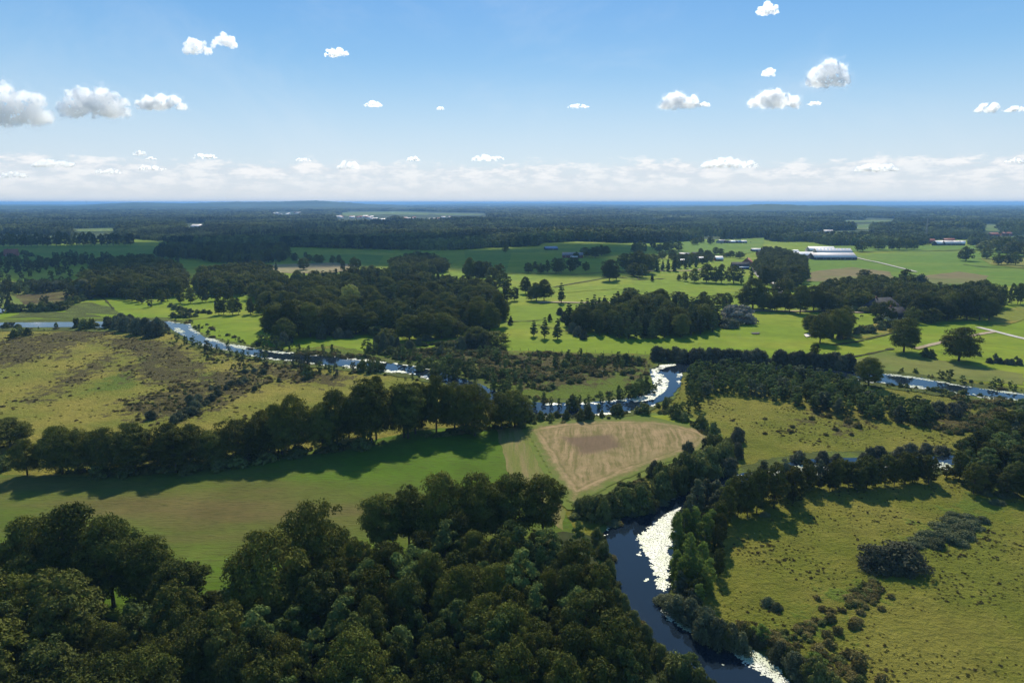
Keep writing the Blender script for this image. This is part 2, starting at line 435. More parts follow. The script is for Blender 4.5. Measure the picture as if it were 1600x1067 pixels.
# the young crop field with its brown band, and the harvested field
sheet('crop_field', "-500,765 0,742 100,745 250,738 350,720 460,706 560,692 660,672 780,664 800,740 880,790 900,850 760,900 400,1010 200,980 -500,990", M['arable'], 1.0, 2)
sheet('field_strip', "776,670 818,666 850,742 884,800 880,830 800,765", M['stubble_green'], .6, 3)
sheet('field_margin', "812,664 850,653 960,643 1050,647 1100,658 1130,680 1128,692 1060,725 1010,745 940,775 910,800 884,798 852,745", M['pasture_dull'], .8, 4)
sheet('green_margin', "1010,650 1060,650 1105,663 1129,684 1100,700 1095,680 1060,662", M['pasture'], .8, 5)
def harvested():
    pl = np.array(poly_px(P("819,672 840,665 880,659 930,656 980,655 1020,657 1060,662 1098,670 1119,683 1110,696 1084,709 1020,732 966,754 918,779 898,789 884,784 868,758 838,705")))
    rc = np.array(poly_px(P("878,684 955,679 975,700 908,713")))
    st = .7; x0, y0 = pl.min(0); x1, y1 = pl.max(0)
    X, Y = np.meshgrid(np.arange(x0, x1, st), np.arange(y0, y1, st))
    def sd(poly):
        d = np.full(X.shape, 1e9); ins = np.zeros(X.shape, bool)
        for i in range(len(poly)):
            a, b_ = poly[i], poly[(i + 1) % len(poly)]; ab = b_ - a
            t = np.clip(((X - a[0]) * ab[0] + (Y - a[1]) * ab[1]) / (ab @ ab), 0, 1)
            d = np.minimum(d, np.hypot(X - a[0] - ab[0] * t, Y - a[1] - ab[1] * t))
            xi = (b_[0] - a[0]) * (Y - a[1]) / (b_[1] - a[1] + 1e-12) + a[0]
            ins ^= ((a[1] > Y) != (b_[1] > Y)) & (X < xi)
        return np.where(ins, d, -d)
    D = sd(pl); Rr = sd(rc); ny, nx = X.shape
    V = np.stack([X, Y, np.full(X.shape, .34)], -1).reshape(-1, 3)
    i = np.arange(ny - 1)[:, None] * nx + np.arange(nx - 1)[None, :]
    Q = np.stack([i, i + 1, i + nx + 1, i + nx], -1).reshape(-1, 4); keep = D[:-1, :-1].reshape(-1) > 0
    Q = Q[keep]
    m, nt, b = mat('harvested_field_soil')
    def at(n_):
        a = N(nt, 'ShaderNodeAttribute'); a.attribute_name = n_; return a.outputs['Fac']
    g = N(nt, 'ShaderNodeNewGeometry'); pos = g.outputs['Position']
    mp = N(nt, 'ShaderNodeMapping'); mp.inputs['Rotation'].default_value = (0, 0, R(6)); L(nt, pos, mp.inputs[0])
    sp = N(nt, 'ShaderNodeSeparateXYZ'); L(nt, mp.outputs[0], sp.inputs[0])
    big = noise_n(nt, pos, .045, 7, .65); fin = noise_n(nt, pos, 1.1, 6, .7); midn = noise_n(nt, pos, .2, 7, .7)
    dd = mth(nt, 'ADD', at('edge'), mth(nt, 'MULTIPLY', mth(nt, 'SUBTRACT', big, .5), 5.0))
    w_in = noise_n(nt, comb(nt, mth(nt, 'ADD', mth(nt, 'MULTIPLY', sp.outputs[0], .85), mth(nt, 'MULTIPLY', big, 5.0)), mth(nt, 'MULTIPLY', sp.outputs[1], .04)), 1.0, 6, .72)
    w_ed = noise_n(nt, comb(nt, mth(nt, 'MULTIPLY', dd, .55), mth(nt, 'MULTIPLY', big, 3.0)), 1.0, 6, .72)
    k = mrange(nt, dd, 3, 9)
    w = N(nt, 'ShaderNodeMix', data_type='FLOAT'); L(nt, k, w.inputs[0]); L(nt, w_ed, w.inputs[2]); L(nt, w_in, w.inputs[3])
    t = mth(nt, 'ADD', w.outputs[0], mth(nt, 'MULTIPLY', mth(nt, 'SUBTRACT', midn, .5), .5))
    c = mixc(nt, mrange(nt, t, .36, .66), (.132, .112, .038), (.295, .205, .105))
    c = mixc(nt, mth(nt, 'MULTIPLY', mrange(nt, big, .48, .66), .55), c, (.150, .135, .050))
    c = mixc(nt, mth(nt, 'MULTIPLY', mrange(nt, fin, .48, .72), .45), c, (.125, .090, .050))
    rr = mth(nt, 'ADD', at('bare'), mth(nt, 'MULTIPLY', mth(nt, 'SUBTRACT', midn, .5), 6.0))
    c = mixc(nt, mth(nt, 'MULTIPLY', mrange(nt, rr, -1.5, 2.5), .85), c, mixc(nt, fin, (.090, .060, .036), (.150, .100, .062)))
    ee = mth(nt, 'ADD', at('edge'), mth(nt, 'MULTIPLY', mth(nt, 'SUBTRACT', midn, .5), 8.0))
    c = mixc(nt, mrange(nt, ee, 4.5, .2), c, (.105, .130, .026))
    L(nt, c, b.inputs['Base Color'])
    bp = N(nt, 'ShaderNodeBump'); bp.inputs['Strength'].default_value = .7; bp.inputs['Distance'].default_value = .25
    L(nt, fin, bp.inputs['Height']); L(nt, bp.outputs[0], b.inputs['Normal'])
    me = mesh_np('harvested_field', V, Q.reshape(-1), [4] * len(Q), [m])
    for n_, a_ in (('edge', D), ('bare', Rr)):
        at_ = me.attributes.new(n_, 'FLOAT', 'POINT')
        if len(me.vertices) == a_.size: at_.data.foreach_set('value', a_.astype(np.float32).ravel())
        else: print('attr mismatch')
    tag(link(bpy.data.objects.new('harvested_field', me)), kind='structure')
harvested()
sheet('forest_floor', "60,1010 380,1015 470,960 560,905 700,872 880,832 925,838 945,875 958,930 985,968 1035,1032 1110,1105 1100,1400 -200,1400 -100,960 30,930 250,985", M['forest_floor'], 1.0, 3)
# fields beyond the river
sheet('field', "150,459 215,460 270,482 330,492 380,502 300,516 240,503 190,503 120,497 60,501 0,504 -200,503 -200,489 50,487 110,480", M['pasture'], 1, 2)
for s in ("130,473 175,480 190,492 110,490 95,482", "40,487 120,488 170,497 60,498 10,497"):
    sheet('sedge_patch', s, M['bank_weeds'], 4, 3, step=3, sc=.05)
sheet('marsh', "-300,442 60,440 130,442 105,470 50,485 -300,487", M['green_marsh'], 1, 2)
sheet('sedge_patch', "20,462 90,456 130,461 100,475 40,477", M['sedge'], 3, 3)
sheet('field', "-400,388 230,384 330,395 330,402 230,408 -400,420", M['pasture_deep'], 1, 2)
sheet('field', "280,410 370,404 420,404 380,412 300,420 285,426", M['pasture'], 1, 2)
sheet('field', "425,414 520,411 560,414 555,425 470,428 400,424", M['tan_field'], 1, 3)
sheet('field', "450,400 560,397 600,400 590,413 460,412", M['pasture_deep'], 1, 2)
sheet('field', "725,392 870,388 1000,384 1000,400 960,412 860,420 780,430 730,420", M['pasture_deep'], 1, 2)
sheet('field', "1060,378 1195,372 1190,392 1150,400 1060,398", M['pasture_deep'], 1, 3)
sheet('field', "1262,404 1340,400 1420,392 1560,392 1700,400 2300,420 2300,470 1700,450 1560,446 1400,452 1262,445", M['pasture_deep'], 1, 2)
sheet('field', "1270,425 1330,418 1390,425 1400,438 1340,444 1262,440", M['brown_crop'], 3, 4)
sheet('field', "1440,432 1500,425 1545,432 1530,444 1450,446", M['brown_crop'], 3, 4)
sheet('field', "1530,404 1700,402 1700,420 1600,420 1550,415", M['maize'], 1, 4)
sheet('field', "1300,385 1560,384 1560,391 1310,394", M['pasture_deep'], 1, 3)
sheet('field', "1545,489 1600,478 1900,470 1900,500 1600,500 1570,510 1545,508", M['maize'], .6, 4)
sheet('field', "1348,510 1390,502 1395,520 1346,530 1300,528", M['maize'], 1.5, 3)
sheet('field', "1455,512 1560,515 1700,540 1700,575 1540,562 1440,545", M['pasture'], .8, 3)
sheet('field', "1300,575 1380,548 1450,560 1600,585 1600,602 1440,588 1350,582", M['pasture_dull'], 1, 3)
sheet('field', "800,395 1000,395 1060,412 1180,420 1200,450 1140,468 1050,462 960,452 880,458 800,450 790,428", M['pasture'], 1, 3)
# lit clearings far off
for s, mm in (("108,359 180,357 182,362 120,363", 'far_field'), ("0,348 5,346 5,352 -40,352", 'far_field'), ("530,333 620,331 680,334 665,337 600,336 540,339", 'far_field'),
          ("670,334 740,335 760,337 680,337", 'far_field'), ("585,345 612,345 610,348 588,348", 'tan_field'), ("1335,352 1362,350 1362,360 1338,359", 'far_field'), ("1536,352 1562,352 1560,362 1538,362", 'far_field'),
          ("1215,348 1250,346 1330,347 1330,350 1220,351", 'far_field'), ("1255,365 1340,362 1340,368 1262,371", 'far_field'), ("1320,345 1395,345 1380,348 1325,348", 'far_field'), ("1535,371 1700,369 1700,376 1560,377", 'far_field')):
    sheet('far_field', s, M[mm], 25, 3, step=40)
# lanes and tracks
strip('lane', "1176,412 1178,420 1186,432 1200,440 1216,448 1222,460", 5.5, M['road'], 7)
strip('lane', "1160,486 1220,487 1300,487 1340,489 1366,487 1380,482 1420,488", 4.5, M['track'], 7)
strip('lane', "840,474 870,473 905,474 960,474", 4.5, M['track'], 7)
strip('lane', "1005,425 1040,424 1075,424 1110,420", 5, M['track'], 7)
strip('lane', "1528,512 1560,520 1600,530 1700,552", 3.6, M['road'], 7)
strip('track', "1430,546 1470,536 1520,525 1554,519", 3.2, M['track'], 7)
strip('track', "1337,403 1352,407 1372,411 1400,418 1432,426", 3.4, M['road'], 7)
for s, w in (("780,429 830,428 900,430 960,425 1000,427", 2.5), ("865,450 885,446 920,440 960,434 1000,438 1040,436", 3), ("1000,438 985,430 955,424", 2.5),
             ("780,504 830,502 850,500", 1.6), ("1340,396 1380,394 1450,393 1530,391 1600,390", 3.5), ("1300,540 1340,534 1395,521 1430,514", 1.6), ("1322,560 1360,553 1395,545", 1.8),
             ("1505,414 1540,418 1600,420 1700,424", 4), ("838,508 870,515 900,522", 1.0), ("150,460 165,470 178,484", 1.2), ("255,503 300,500 330,497", 1.5)):
    strip('ditch', s, w, M['ditch'], 6, amp=1.2)

# ---------------------------------------------------------------- the river
RIV_A = P("1085,768 1040,781 1005,795 970,812 948,828 941,843 952,875 958,905 966,930 985,953 1006,985 1035,1020 1075,1045 1120,1078 1200,1140 1420,1140 1300,1090 1235,1067 1195,1040 1150,1018 1108,1000 1070,975 1045,945 1050,900 1056,850 1066,815 1100,790 1130,775 1190,755 1250,742 1330,738 1420,733 1500,726 1600,722 1800,716 1800,706 1600,708 1500,712 1420,716 1330,717 1250,720 1180,738 1120,748")
B_TOP = P("-300,505 0,505 115,504 170,503 240,502 262,502 275,506 296,508 302,517 320,528 350,537 400,547 460,553 530,558 600,567 640,572 690,582 760,605 800,628 850,631 920,630 975,625 1010,618 1022,608 1018,590 1015,579 1030,573 1064,568 1150,566 1250,572 1330,582 1376,585 1440,592 1500,603 1560,612 1600,616 2000,650")
B_BOT = P("2000,668 1600,628 1560,625 1500,617 1440,608 1380,600 1335,594 1250,584 1150,578 1085,579 1066,584 1062,605 1048,622 1020,634 985,643 930,648 870,652 820,652 780,640 740,620 690,598 640,585 560,576 470,567 410,560 360,550 300,536 285,525 268,515 250,512 200,514 115,512 0,513 -300,514")
POND = P("-60,451 0,450.5 42,450.5 43,453 -10,454.5 -60,455")
def fmt(l): return ' '.join('%g,%g' % p for p in l)
sheet('river_bank', fmt(P("1085,760 1040,772 1000,786 960,804 935,824 925,845 938,880 946,912 955,940 985,970 1025,1030 1110,1095 1190,1150 1440,1150 1330,1090 1262,1060 1215,1028 1165,1002 1125,985 1090,960 1075,935 1080,900 1085,850 1095,815 1130,795 1190,772 1250,757 1350,748 1450,742 1600,738 1900,730 1900,700 1600,700 1450,705 1250,708 1160,728")), M['bank_weeds'], 1.5, 4, step=.8, sc=.3)
sheet('river_bank', fmt([(x, y - 3 - (y - 317) * .012) for x, y in B_TOP] + [(x, y + 3 + (y - 317) * .012) for x, y in B_BOT]), M['bank_weeds'], 1.6, 4, step=1.2, sc=.2)
sheet('river', fmt(RIV_A), M['water'], .7, 7, step=.8, sc=.4)
sheet('river', fmt(B_TOP + B_BOT), M['water'], .9, 7, step=1.0, sc=.3)
sheet('pond', fmt(POND), M['water'], .5, 7)
sheet('pond', "-40,483 5,483 8,487 4,491 -40,492", M['water'], .5, 7)
sheet('pond', "742,532 752,534 748,537 738,536", M['water'], .3, 8)

# floating leaves: thousands of small pads that merge into mats along the banks
def mats_patch(name, s, cell, dens, label, z):
    pts = poly_px(P(s)); xs = [p[0] for p in pts]; ys = [p[1] for p in pts]
    V = []; Fc = []; k = 0
    y = min(ys)
    segs = [(Vector(pts[i]), Vector(pts[(i + 1) % len(pts)])) for i in range(len(pts))]
    while y < max(ys):
        x = min(xs)
        while x < max(xs):
            px_, py_ = x + random.uniform(-.3, .3) * cell, y + random.uniform(-.3, .3) * cell
            if inside((px_, py_), pts):
                q = Vector((px_, py_))
                de = 1e9
                for a, b_ in segs:
                    ab = b_ - a; t = max(0, min(1, (q - a).dot(ab) / (ab.length_squared + 1e-9)))
                    de = min(de, (q - a - ab * t).length)
                n = noise.noise(Vector((px_ * .12 / cell * .4, py_ * .12 / cell * .4, 4))) * .55 + noise.noise(Vector((px_ * .5 / cell * .4, py_ * .5 / cell * .4, 9))) * .45
                if n + min(de / (cell * 7), 1.0) * .55 > dens + random.uniform(-.12, .12):
                    r = cell * random.uniform(.50, .86); a0 = random.random() * 6.28; m_ = 6
                    base = len(V); zz = z + random.random() * .015
                    tx, ty = random.gauss(0, .02), random.gauss(0, .02)
                    for j in range(m_):
                        rr = r * random.uniform(.75, 1.1); an = a0 + j * 6.283 / m_
                        ox, oy = math.cos(an) * rr, math.sin(an) * rr * .9
                        V.append((px_ + ox, py_ + oy, zz + (ox * tx + oy * ty) * .5))
                    Fc += list(range(base, base + m_)); k += 1
            x += cell
        y += cell
    if not k: return
    me = mesh_np(name, V, Fc, [6] * k, [M['lily']])
    o = link(bpy.data.objects.new(name, me))
    tag(o, label, 'water plants', kind='stuff')
def bankmats(side, w0, w1, i0, i1, nm, dens=.05, cell=.9, z=.75):
    # a ribbon along part of a bank, on the water side
    B = (B_TOP if side > 0 else B_BOT)[i0:i1]
    outer = [(x, y - side * .8) for x, y in B]
    inner = [(x, y + side * random.uniform(w0, w1)) for x, y in B]
    mats_patch('floating_plants', fmt(outer + inner[::-1]), cell, dens, nm, z)
zA, zB = .40, .60
RIVA_O = [o for o in C.objects if o.name.startswith('river') and 'bank' not in o.name]
def top_z(o): return max(v.co.z for v in o.data.vertices)
zA = top_z(RIVA_O[0]) + .02; zB = top_z(RIVA_O[1]) + .02
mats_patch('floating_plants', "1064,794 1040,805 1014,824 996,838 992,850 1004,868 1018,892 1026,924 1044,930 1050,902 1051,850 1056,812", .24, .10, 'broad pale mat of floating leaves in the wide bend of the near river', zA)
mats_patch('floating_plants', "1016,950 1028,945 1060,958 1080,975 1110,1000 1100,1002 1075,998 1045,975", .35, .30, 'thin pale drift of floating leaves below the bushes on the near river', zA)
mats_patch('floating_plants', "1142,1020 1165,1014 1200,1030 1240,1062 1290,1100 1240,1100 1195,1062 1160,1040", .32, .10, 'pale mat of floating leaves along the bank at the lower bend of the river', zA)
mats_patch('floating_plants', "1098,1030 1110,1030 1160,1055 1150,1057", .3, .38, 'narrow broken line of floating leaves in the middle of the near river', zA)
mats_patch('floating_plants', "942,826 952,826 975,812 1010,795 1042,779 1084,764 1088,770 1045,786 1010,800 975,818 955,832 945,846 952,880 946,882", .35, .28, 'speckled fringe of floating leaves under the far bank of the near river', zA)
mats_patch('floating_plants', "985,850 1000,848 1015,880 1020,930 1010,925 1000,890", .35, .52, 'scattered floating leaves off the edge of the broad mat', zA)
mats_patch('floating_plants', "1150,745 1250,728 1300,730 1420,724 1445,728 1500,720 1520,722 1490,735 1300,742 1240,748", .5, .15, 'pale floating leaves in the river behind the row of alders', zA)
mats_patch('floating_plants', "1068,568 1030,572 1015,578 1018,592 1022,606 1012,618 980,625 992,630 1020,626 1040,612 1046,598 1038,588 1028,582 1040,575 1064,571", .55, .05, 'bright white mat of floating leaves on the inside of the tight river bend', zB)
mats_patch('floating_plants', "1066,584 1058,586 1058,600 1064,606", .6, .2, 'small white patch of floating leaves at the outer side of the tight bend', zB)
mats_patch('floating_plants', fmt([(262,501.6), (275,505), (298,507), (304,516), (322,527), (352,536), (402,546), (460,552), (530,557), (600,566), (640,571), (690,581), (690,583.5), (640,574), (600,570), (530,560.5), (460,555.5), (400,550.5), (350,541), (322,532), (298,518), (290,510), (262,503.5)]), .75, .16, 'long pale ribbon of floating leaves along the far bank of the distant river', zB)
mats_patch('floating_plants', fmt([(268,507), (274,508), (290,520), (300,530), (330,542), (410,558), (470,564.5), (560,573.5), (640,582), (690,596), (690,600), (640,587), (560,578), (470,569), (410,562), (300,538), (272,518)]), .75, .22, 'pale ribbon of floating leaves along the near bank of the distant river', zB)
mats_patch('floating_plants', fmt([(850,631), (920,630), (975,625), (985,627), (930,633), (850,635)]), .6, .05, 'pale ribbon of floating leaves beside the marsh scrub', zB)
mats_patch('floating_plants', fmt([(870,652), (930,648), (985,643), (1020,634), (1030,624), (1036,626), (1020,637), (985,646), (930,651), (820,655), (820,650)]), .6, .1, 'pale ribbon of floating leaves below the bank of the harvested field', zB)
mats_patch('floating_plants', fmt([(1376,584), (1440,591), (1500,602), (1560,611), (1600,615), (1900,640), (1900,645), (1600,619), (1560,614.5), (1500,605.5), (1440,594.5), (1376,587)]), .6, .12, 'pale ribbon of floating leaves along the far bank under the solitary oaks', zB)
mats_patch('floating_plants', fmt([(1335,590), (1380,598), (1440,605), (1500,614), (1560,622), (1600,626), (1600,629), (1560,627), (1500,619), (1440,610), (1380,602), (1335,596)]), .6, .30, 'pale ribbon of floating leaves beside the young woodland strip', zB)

# ---------------------------------------------------------------- foliage materials
def leaf_mat(name, a, b2, c3, trans=.20, spec=.05, rough=.8):
    m, nt, b = mat(name)
    oi = N(nt, 'ShaderNodeObjectInfo')
    g = N(nt, 'ShaderNodeNewGeometry')
    t = N(nt, 'ShaderNodeTexCoord')
    n = noise_n(nt, t.outputs['Object'], .55, 4, .6)
    n2 = noise_n(nt, t.outputs['Object'], 3.0, 3, .7)
    gg = N(nt, 'ShaderNodeNewGeometry')
    n4 = noise_n(nt, gg.outputs['Position'], .006, 4, .6)
    c = mixc(nt, oi.outputs['Random'], a, b2)
    c = mixc(nt, mth(nt, 'MULTIPLY', mrange(nt, n, .4, .68), .55), c, c3)
    vm = N(nt, 'ShaderNodeVectorMath', operation='SCALE')
    c = mixc(nt, mth(nt, 'MULTIPLY', mrange(nt, n4, .42, .66), .22), c, tuple(v * q for v, q in zip(c3, (1.05, 1.0, .95))))
    r2 = mth(nt, 'FRACT', mth(nt, 'MULTIPLY', oi.outputs['Random'], 7.31))
    k = mth(nt, 'MULTIPLY', mrange(nt, n2, .3, .7, .75, 1.25, False), mrange(nt, r2, 0, 1, .58, 1.28, False))
    if name == 'far_tree_leaves': k = mth(nt, 'MULTIPLY', k, mrange(nt, n4, .35, .65, .55, 1.7))
    L(nt, c, vm.inputs[0]); L(nt, k, vm.inputs['Scale'])
    L(nt, vm.outputs[0], b.inputs['Base Color'])
    b.inputs['Roughness'].default_value = rough
    b.inputs['Specular IOR Level'].default_value = spec
    tr = N(nt, 'ShaderNodeBsdfTranslucent')
    L(nt, vm.outputs[0], tr.inputs['Color'])
    mx = N(nt, 'ShaderNodeMixShader'); mx.inputs[0].default_value = trans
    out = nt.nodes['Material Output']
    L(nt, b.outputs[0], mx.inputs[1]); L(nt, tr.outputs[0], mx.inputs[2]); L(nt, mx.outputs[0], out.inputs[0])
    return m
LM = {
 'oak': leaf_mat('oak_leaves', (0.065, 0.086, 0.016), (0.104, 0.115, 0.018), (0.152, 0.139, 0.025)),
 'alder': leaf_mat('alder_leaves', (0.048, 0.067, 0.016), (0.081, 0.088, 0.014), (0.113, 0.111, 0.024)),
 'conifer': leaf_mat('conifer_needles', (0.063, 0.085, 0.026), (0.094, 0.118, 0.032), (0.126, 0.129, 0.034), .12),
 'willow': leaf_mat('willow_leaves', (0.111, 0.126, 0.060), (0.086, 0.101, 0.045), (0.151, 0.161, 0.091), .2, .08),
 'silver': leaf_mat('silver_leaves', (.34, .33, .25), (.31, .30, .22), (.44, .42, .34), .15, .08),
 'greyshrub': leaf_mat('grey_shrub_leaves', (.090, .092, .050), (.098, .108, .050), (.145, .142, .095), .15),
 'shrub': leaf_mat('shrub_leaves', (0.083, 0.109, 0.027), (0.135, 0.153, 0.038), (0.181, 0.175, 0.061)),
 'birch': leaf_mat('birch_leaves', (0.109, 0.167, 0.028), (0.138, 0.190, 0.034), (0.172, 0.207, 0.052), .35),
 'young': leaf_mat('young_alder_leaves', (0.089, 0.132, 0.032), (0.119, 0.153, 0.039), (0.147, 0.176, 0.052), .25),
 'lime': leaf_mat('yellow_green_leaves', (0.192, 0.228, 0.048), (0.216, 0.240, 0.060), (0.264, 0.264, 0.084), .3),
 'bramble': leaf_mat('bramble_leaves', (0.102, 0.114, 0.048), (0.118, 0.132, 0.054), (0.144, 0.156, 0.084), .15),
 'brown': leaf_mat('brown_shrub_leaves', (0.132, 0.106, 0.032), (0.151, 0.130, 0.039), (0.189, 0.156, 0.054), .15),
 'far': leaf_mat('far_tree_leaves', (0.084, 0.109, 0.032), (0.122, 0.142, 0.038), (0.148, 0.145, 0.041), .12),
}
BARK = plain('tree_bark', (.075, .060, .045), .95, .1, .35, 3.0)
BARKP = plain('pale_bark', (.22, .20, .17), .9, .1, .4, 3.0)

# ---------------------------------------------------------------- tree meshes (unit: metres, made at a nominal size)
SHAPES = {
 'oak':   lambda t: np.sqrt(np.clip(1 - ((t - .40) / .62) ** 2, 0, 1)),
 'alder': lambda t: np.clip(np.sin(np.pi * np.clip(t * .70 + .17, 0, 1)), 0, 1) ** .75,
 'conifer': lambda t: np.clip((1 - t) ** .72 * (.55 + .45 * np.minimum(1, t * 6)), 0, 1) + .02,
 'birch': lambda t: np.clip(np.sin(np.pi * np.clip(t ** .9 * .86 + .14, 0, 1)), 0, 1) ** .7,
 'poplar': lambda t: np.clip(np.sin(np.pi * np.clip(t * .9 + .1, 0, 1)), 0, 1) ** .5,
 'shrub': lambda t: np.sqrt(np.clip(1 - (t * 1.0) ** 2, 0, 1)) * (.8 + .2 * np.minimum(1, t * 4)),
}
def crown(rng, shape, H, W, z0, ncl, nlf, leaf, rc=(.075, .16), tier=False, up=.25, squash=.8):
    """leaf sprays gathered in clumps spread through the crown's volume"""
    f = SHAPES[shape]; ch = H - z0
    T = rng.random(ncl * 8); keep = rng.random(ncl * 8) < f(T) ** 1.3; T = T[keep][:ncl]; n = len(T)
    if tier: T = (np.round(T * 9) + rng.normal(0, .12, n)) / 9; T = np.clip(T, 0, .99)
    A = rng.random(n) * 2 * np.pi
    lobe = 1 + .24 * np.sin(A * 2 + rng.random() * 6) * np.sin(T * 5 + rng.random() * 6) + .10 * np.sin(A * 5 + T * 9 + rng.random() * 6)
    u = .35 + .65 * np.sqrt(rng.random(n))
    rr = f(T) * W / 2 * lobe * u
    rc_ = (rc[0] + (rc[1] - rc[0]) * rng.random(n)) * W * (.75 if tier else 1)
    rr = np.maximum(0, rr - rc_ * .55)
    Cc = np.stack([np.cos(A) * rr, np.sin(A) * rr, z0 + T * ch - rc_ * .4], 1)
    ci = np.repeat(np.arange(n), nlf); m = len(ci)
    D = rng.normal(size=(m, 3)); D /= np.linalg.norm(D, axis=1)[:, None]
    D[:, 2] = np.where(D[:, 2] < -.25, -D[:, 2] * .6, D[:, 2])
    sq = np.array([1, 1, squash])
    Ppos = Cc[ci] + D * rc_[ci][:, None] * (.62 + .42 * rng.random(m))[:, None] * sq
    axis = np.zeros((m, 3)); axis[:, :2] = Ppos[:, :2] / (W / 2)
    Nn = D * .8 + axis * .35 + rng.normal(size=(m, 3)) * .42 + np.array([0, 0, up]); Nn /= np.linalg.norm(Nn, axis=1)[:, None]
    t1 = np.cross(Nn, rng.normal(size=(m, 3))); t1 /= np.linalg.norm(t1, axis=1)[:, None] + 1e-9
    t2 = np.cross(Nn, t1)
    s = leaf * (.6 + .8 * rng.random(m))[:, None]
    V = np.stack([Ppos - t1 * s, Ppos - t2 * s * .55, Ppos + t1 * s, Ppos + t2 * s * .62 + Nn * s * .12], 1).reshape(-1, 3)
    V[:, 2] = np.maximum(V[:, 2], .02)
    return V, Cc
def tube(path, rad, ns=6):
    V = []; Fc = []
    for i, (p, r) in enumerate(zip(path, rad)):
        p = Vector(p); d = Vector(path[min(i + 1, len(path) - 1)]) - Vector(path[max(i - 1, 0)]); d.normalize()
        a = d.orthogonal().normalized(); b = d.cross(a)
        for k in range(ns):
            an = 2 * math.pi * k / ns; V.append(p + a * math.cos(an) * r + b * math.sin(an) * r)
    for i in range(len(path) - 1):
        for k in range(ns):
            Fc += [i * ns + k, i * ns + (k + 1) % ns, (i + 1) * ns + (k + 1) % ns, (i + 1) * ns + k]
    return [tuple(v) for v in V], Fc
def trunk(rng, H, W, z0, Cc, nb, r0):
    V = []; Fc = []
    def add(path, rad, ns=6):
        v, f = tube(path, rad, ns); o = len(V); V.extend(v); Fc.extend([i + o for i in f])
    lean = rng.normal(0, .02, 2) * H
    zt = z0 + (H - z0) * .72
    path = [(lean[0] * t * t, lean[1] * t * t, zt * t - .15) for t in (0, .03, .3, .6, 1)]
    add(path, [r0 * 1.5, r0 * 1.05, r0 * .85, r0 * .6, r0 * .15], 8)
    idx = rng.permutation(len(Cc))[:nb]
    for i in idx:
        e = Cc[i]; zs = z0 * .8 + (e[2] - z0 * .8) * rng.uniform(.1, .55); zs = max(z0 * .6, min(zs, zt * .9))
        t = zs / zt; s = (lean[0] * t * t, lean[1] * t * t, zs)
        mid = tuple((s[k] * .55 + e[k] * .45) + (0, 0, -.03 * H)[k] + rng.normal(0, .015 * H) for k in range(3))
        rb = r0 * (.45 - .3 * t)
        add([s, mid, tuple(e)], [rb, rb * .65, rb * .2], 5)
    return V, Fc
PROTO = {}
def make_proto(key, n, shape, H, W, z0, ncl, nlf, leaf, lm, nb=8, r0=.3, bark=None, **kw):
    """n crown/trunk mesh pairs and joined meshes for each"""
    L_ = []
    for i in range(n):
        rng = np.random.default_rng(hash_s(key) + i)
        V, Cc = crown(rng, shape, H * rng.uniform(.93, 1.0), W * rng.uniform(.92, 1.08), z0, ncl, nlf, leaf, **kw)
        k = len(V) // 4
        Fc = np.arange(4 * k)
        cm = mesh_np('crown', V, Fc, [4] * k, [LM[lm]])
        TV, TF = trunk(rng, H, W, z0, Cc, nb, r0)
        tm = mesh_np('trunk', TV, TF, [4] * (len(TF) // 4), [bark or BARK], smooth=True)
        jv = np.concatenate([V, np.array(TV)]); jf = np.concatenate([Fc, np.array(TF) + len(V)])
        jm = mesh_np('tree', jv, jf, [4] * (k + len(TF) // 4), [LM[lm], bark or BARK], midx=[0] * k + [1] * (len(TF) // 4))
        L_.append((cm, tm, jm))
    PROTO[key] = (H, W, L_)
def hash_s(s): return sum(ord(c) * (i + 3) for i, c in enumerate(s)) * 13
# near, detailed
make_proto('oak', 5, 'oak', 16, 15, 3.2, 210, 115, .225, 'oak', 16, .42)
make_proto('oaktall', 3, 'alder', 18, 12, 5.0, 190, 100, .23, 'oak', 14, .36)
make_proto('alder', 5, 'alder', 12, 8, 1.8, 125, 95, .185, 'alder', 9, .18)
make_proto('youngtree', 3, 'alder', 9, 6, .8, 60, 95, .185, 'young', 8, .12)
make_proto('birch', 3, 'birch', 11, 4.6, .9, 64, 60, .21, 'birch', 8, .11, bark=BARKP, rc=(.13, .22), up=.1)
make_proto('willowtree', 3, 'birch', 10, 5.5, .8, 60, 70, .24, 'willow', 8, .16, rc=(.13, .2))
make_proto('willow', 3, 'shrub', 5, 8, .3, 60, 90, .24, 'willow', 8, .12, rc=(.12, .19), squash=.75)
make_proto('silver', 2, 'shrub', 9, 18, .5, 110, 70, .42, 'silver', 8, .3, rc=(.06, .1), squash=.85)
make_proto('greyshrub', 3, 'shrub', 4, 7, .2, 80, 70, .20, 'greyshrub', 8, .10, rc=(.12, .19))
make_proto('shrub', 4, 'shrub', 5, 7, .2, 55, 85, .25, 'shrub', 7, .10, rc=(.13, .2), squash=.9)
make_proto('brown', 2, 'shrub', 1.6, 3.2, .1, 26, 50, .18, 'brown', 4, .04, rc=(.14, .22))
make_proto('bramble', 3, 'shrub', 2.2, 6, .0, 60, 70, .20, 'bramble', 3, .04, rc=(.15, .2), squash=.6, up=.5)
make_proto('lime', 1, 'oak', 14, 15, 3, 90, 60, .45, 'lime', 10, .3)
make_proto('poplar', 2, 'poplar', 14, 3.4, 1.0, 50, 50, .28, 'young', 5, .2, rc=(.16, .24))
make_proto('conifer', 3, 'conifer', 12, 6.5, 1.6, 110, 42, .30, 'conifer', 6, .22, rc=(.10, .16), tier=True, squash=.5)
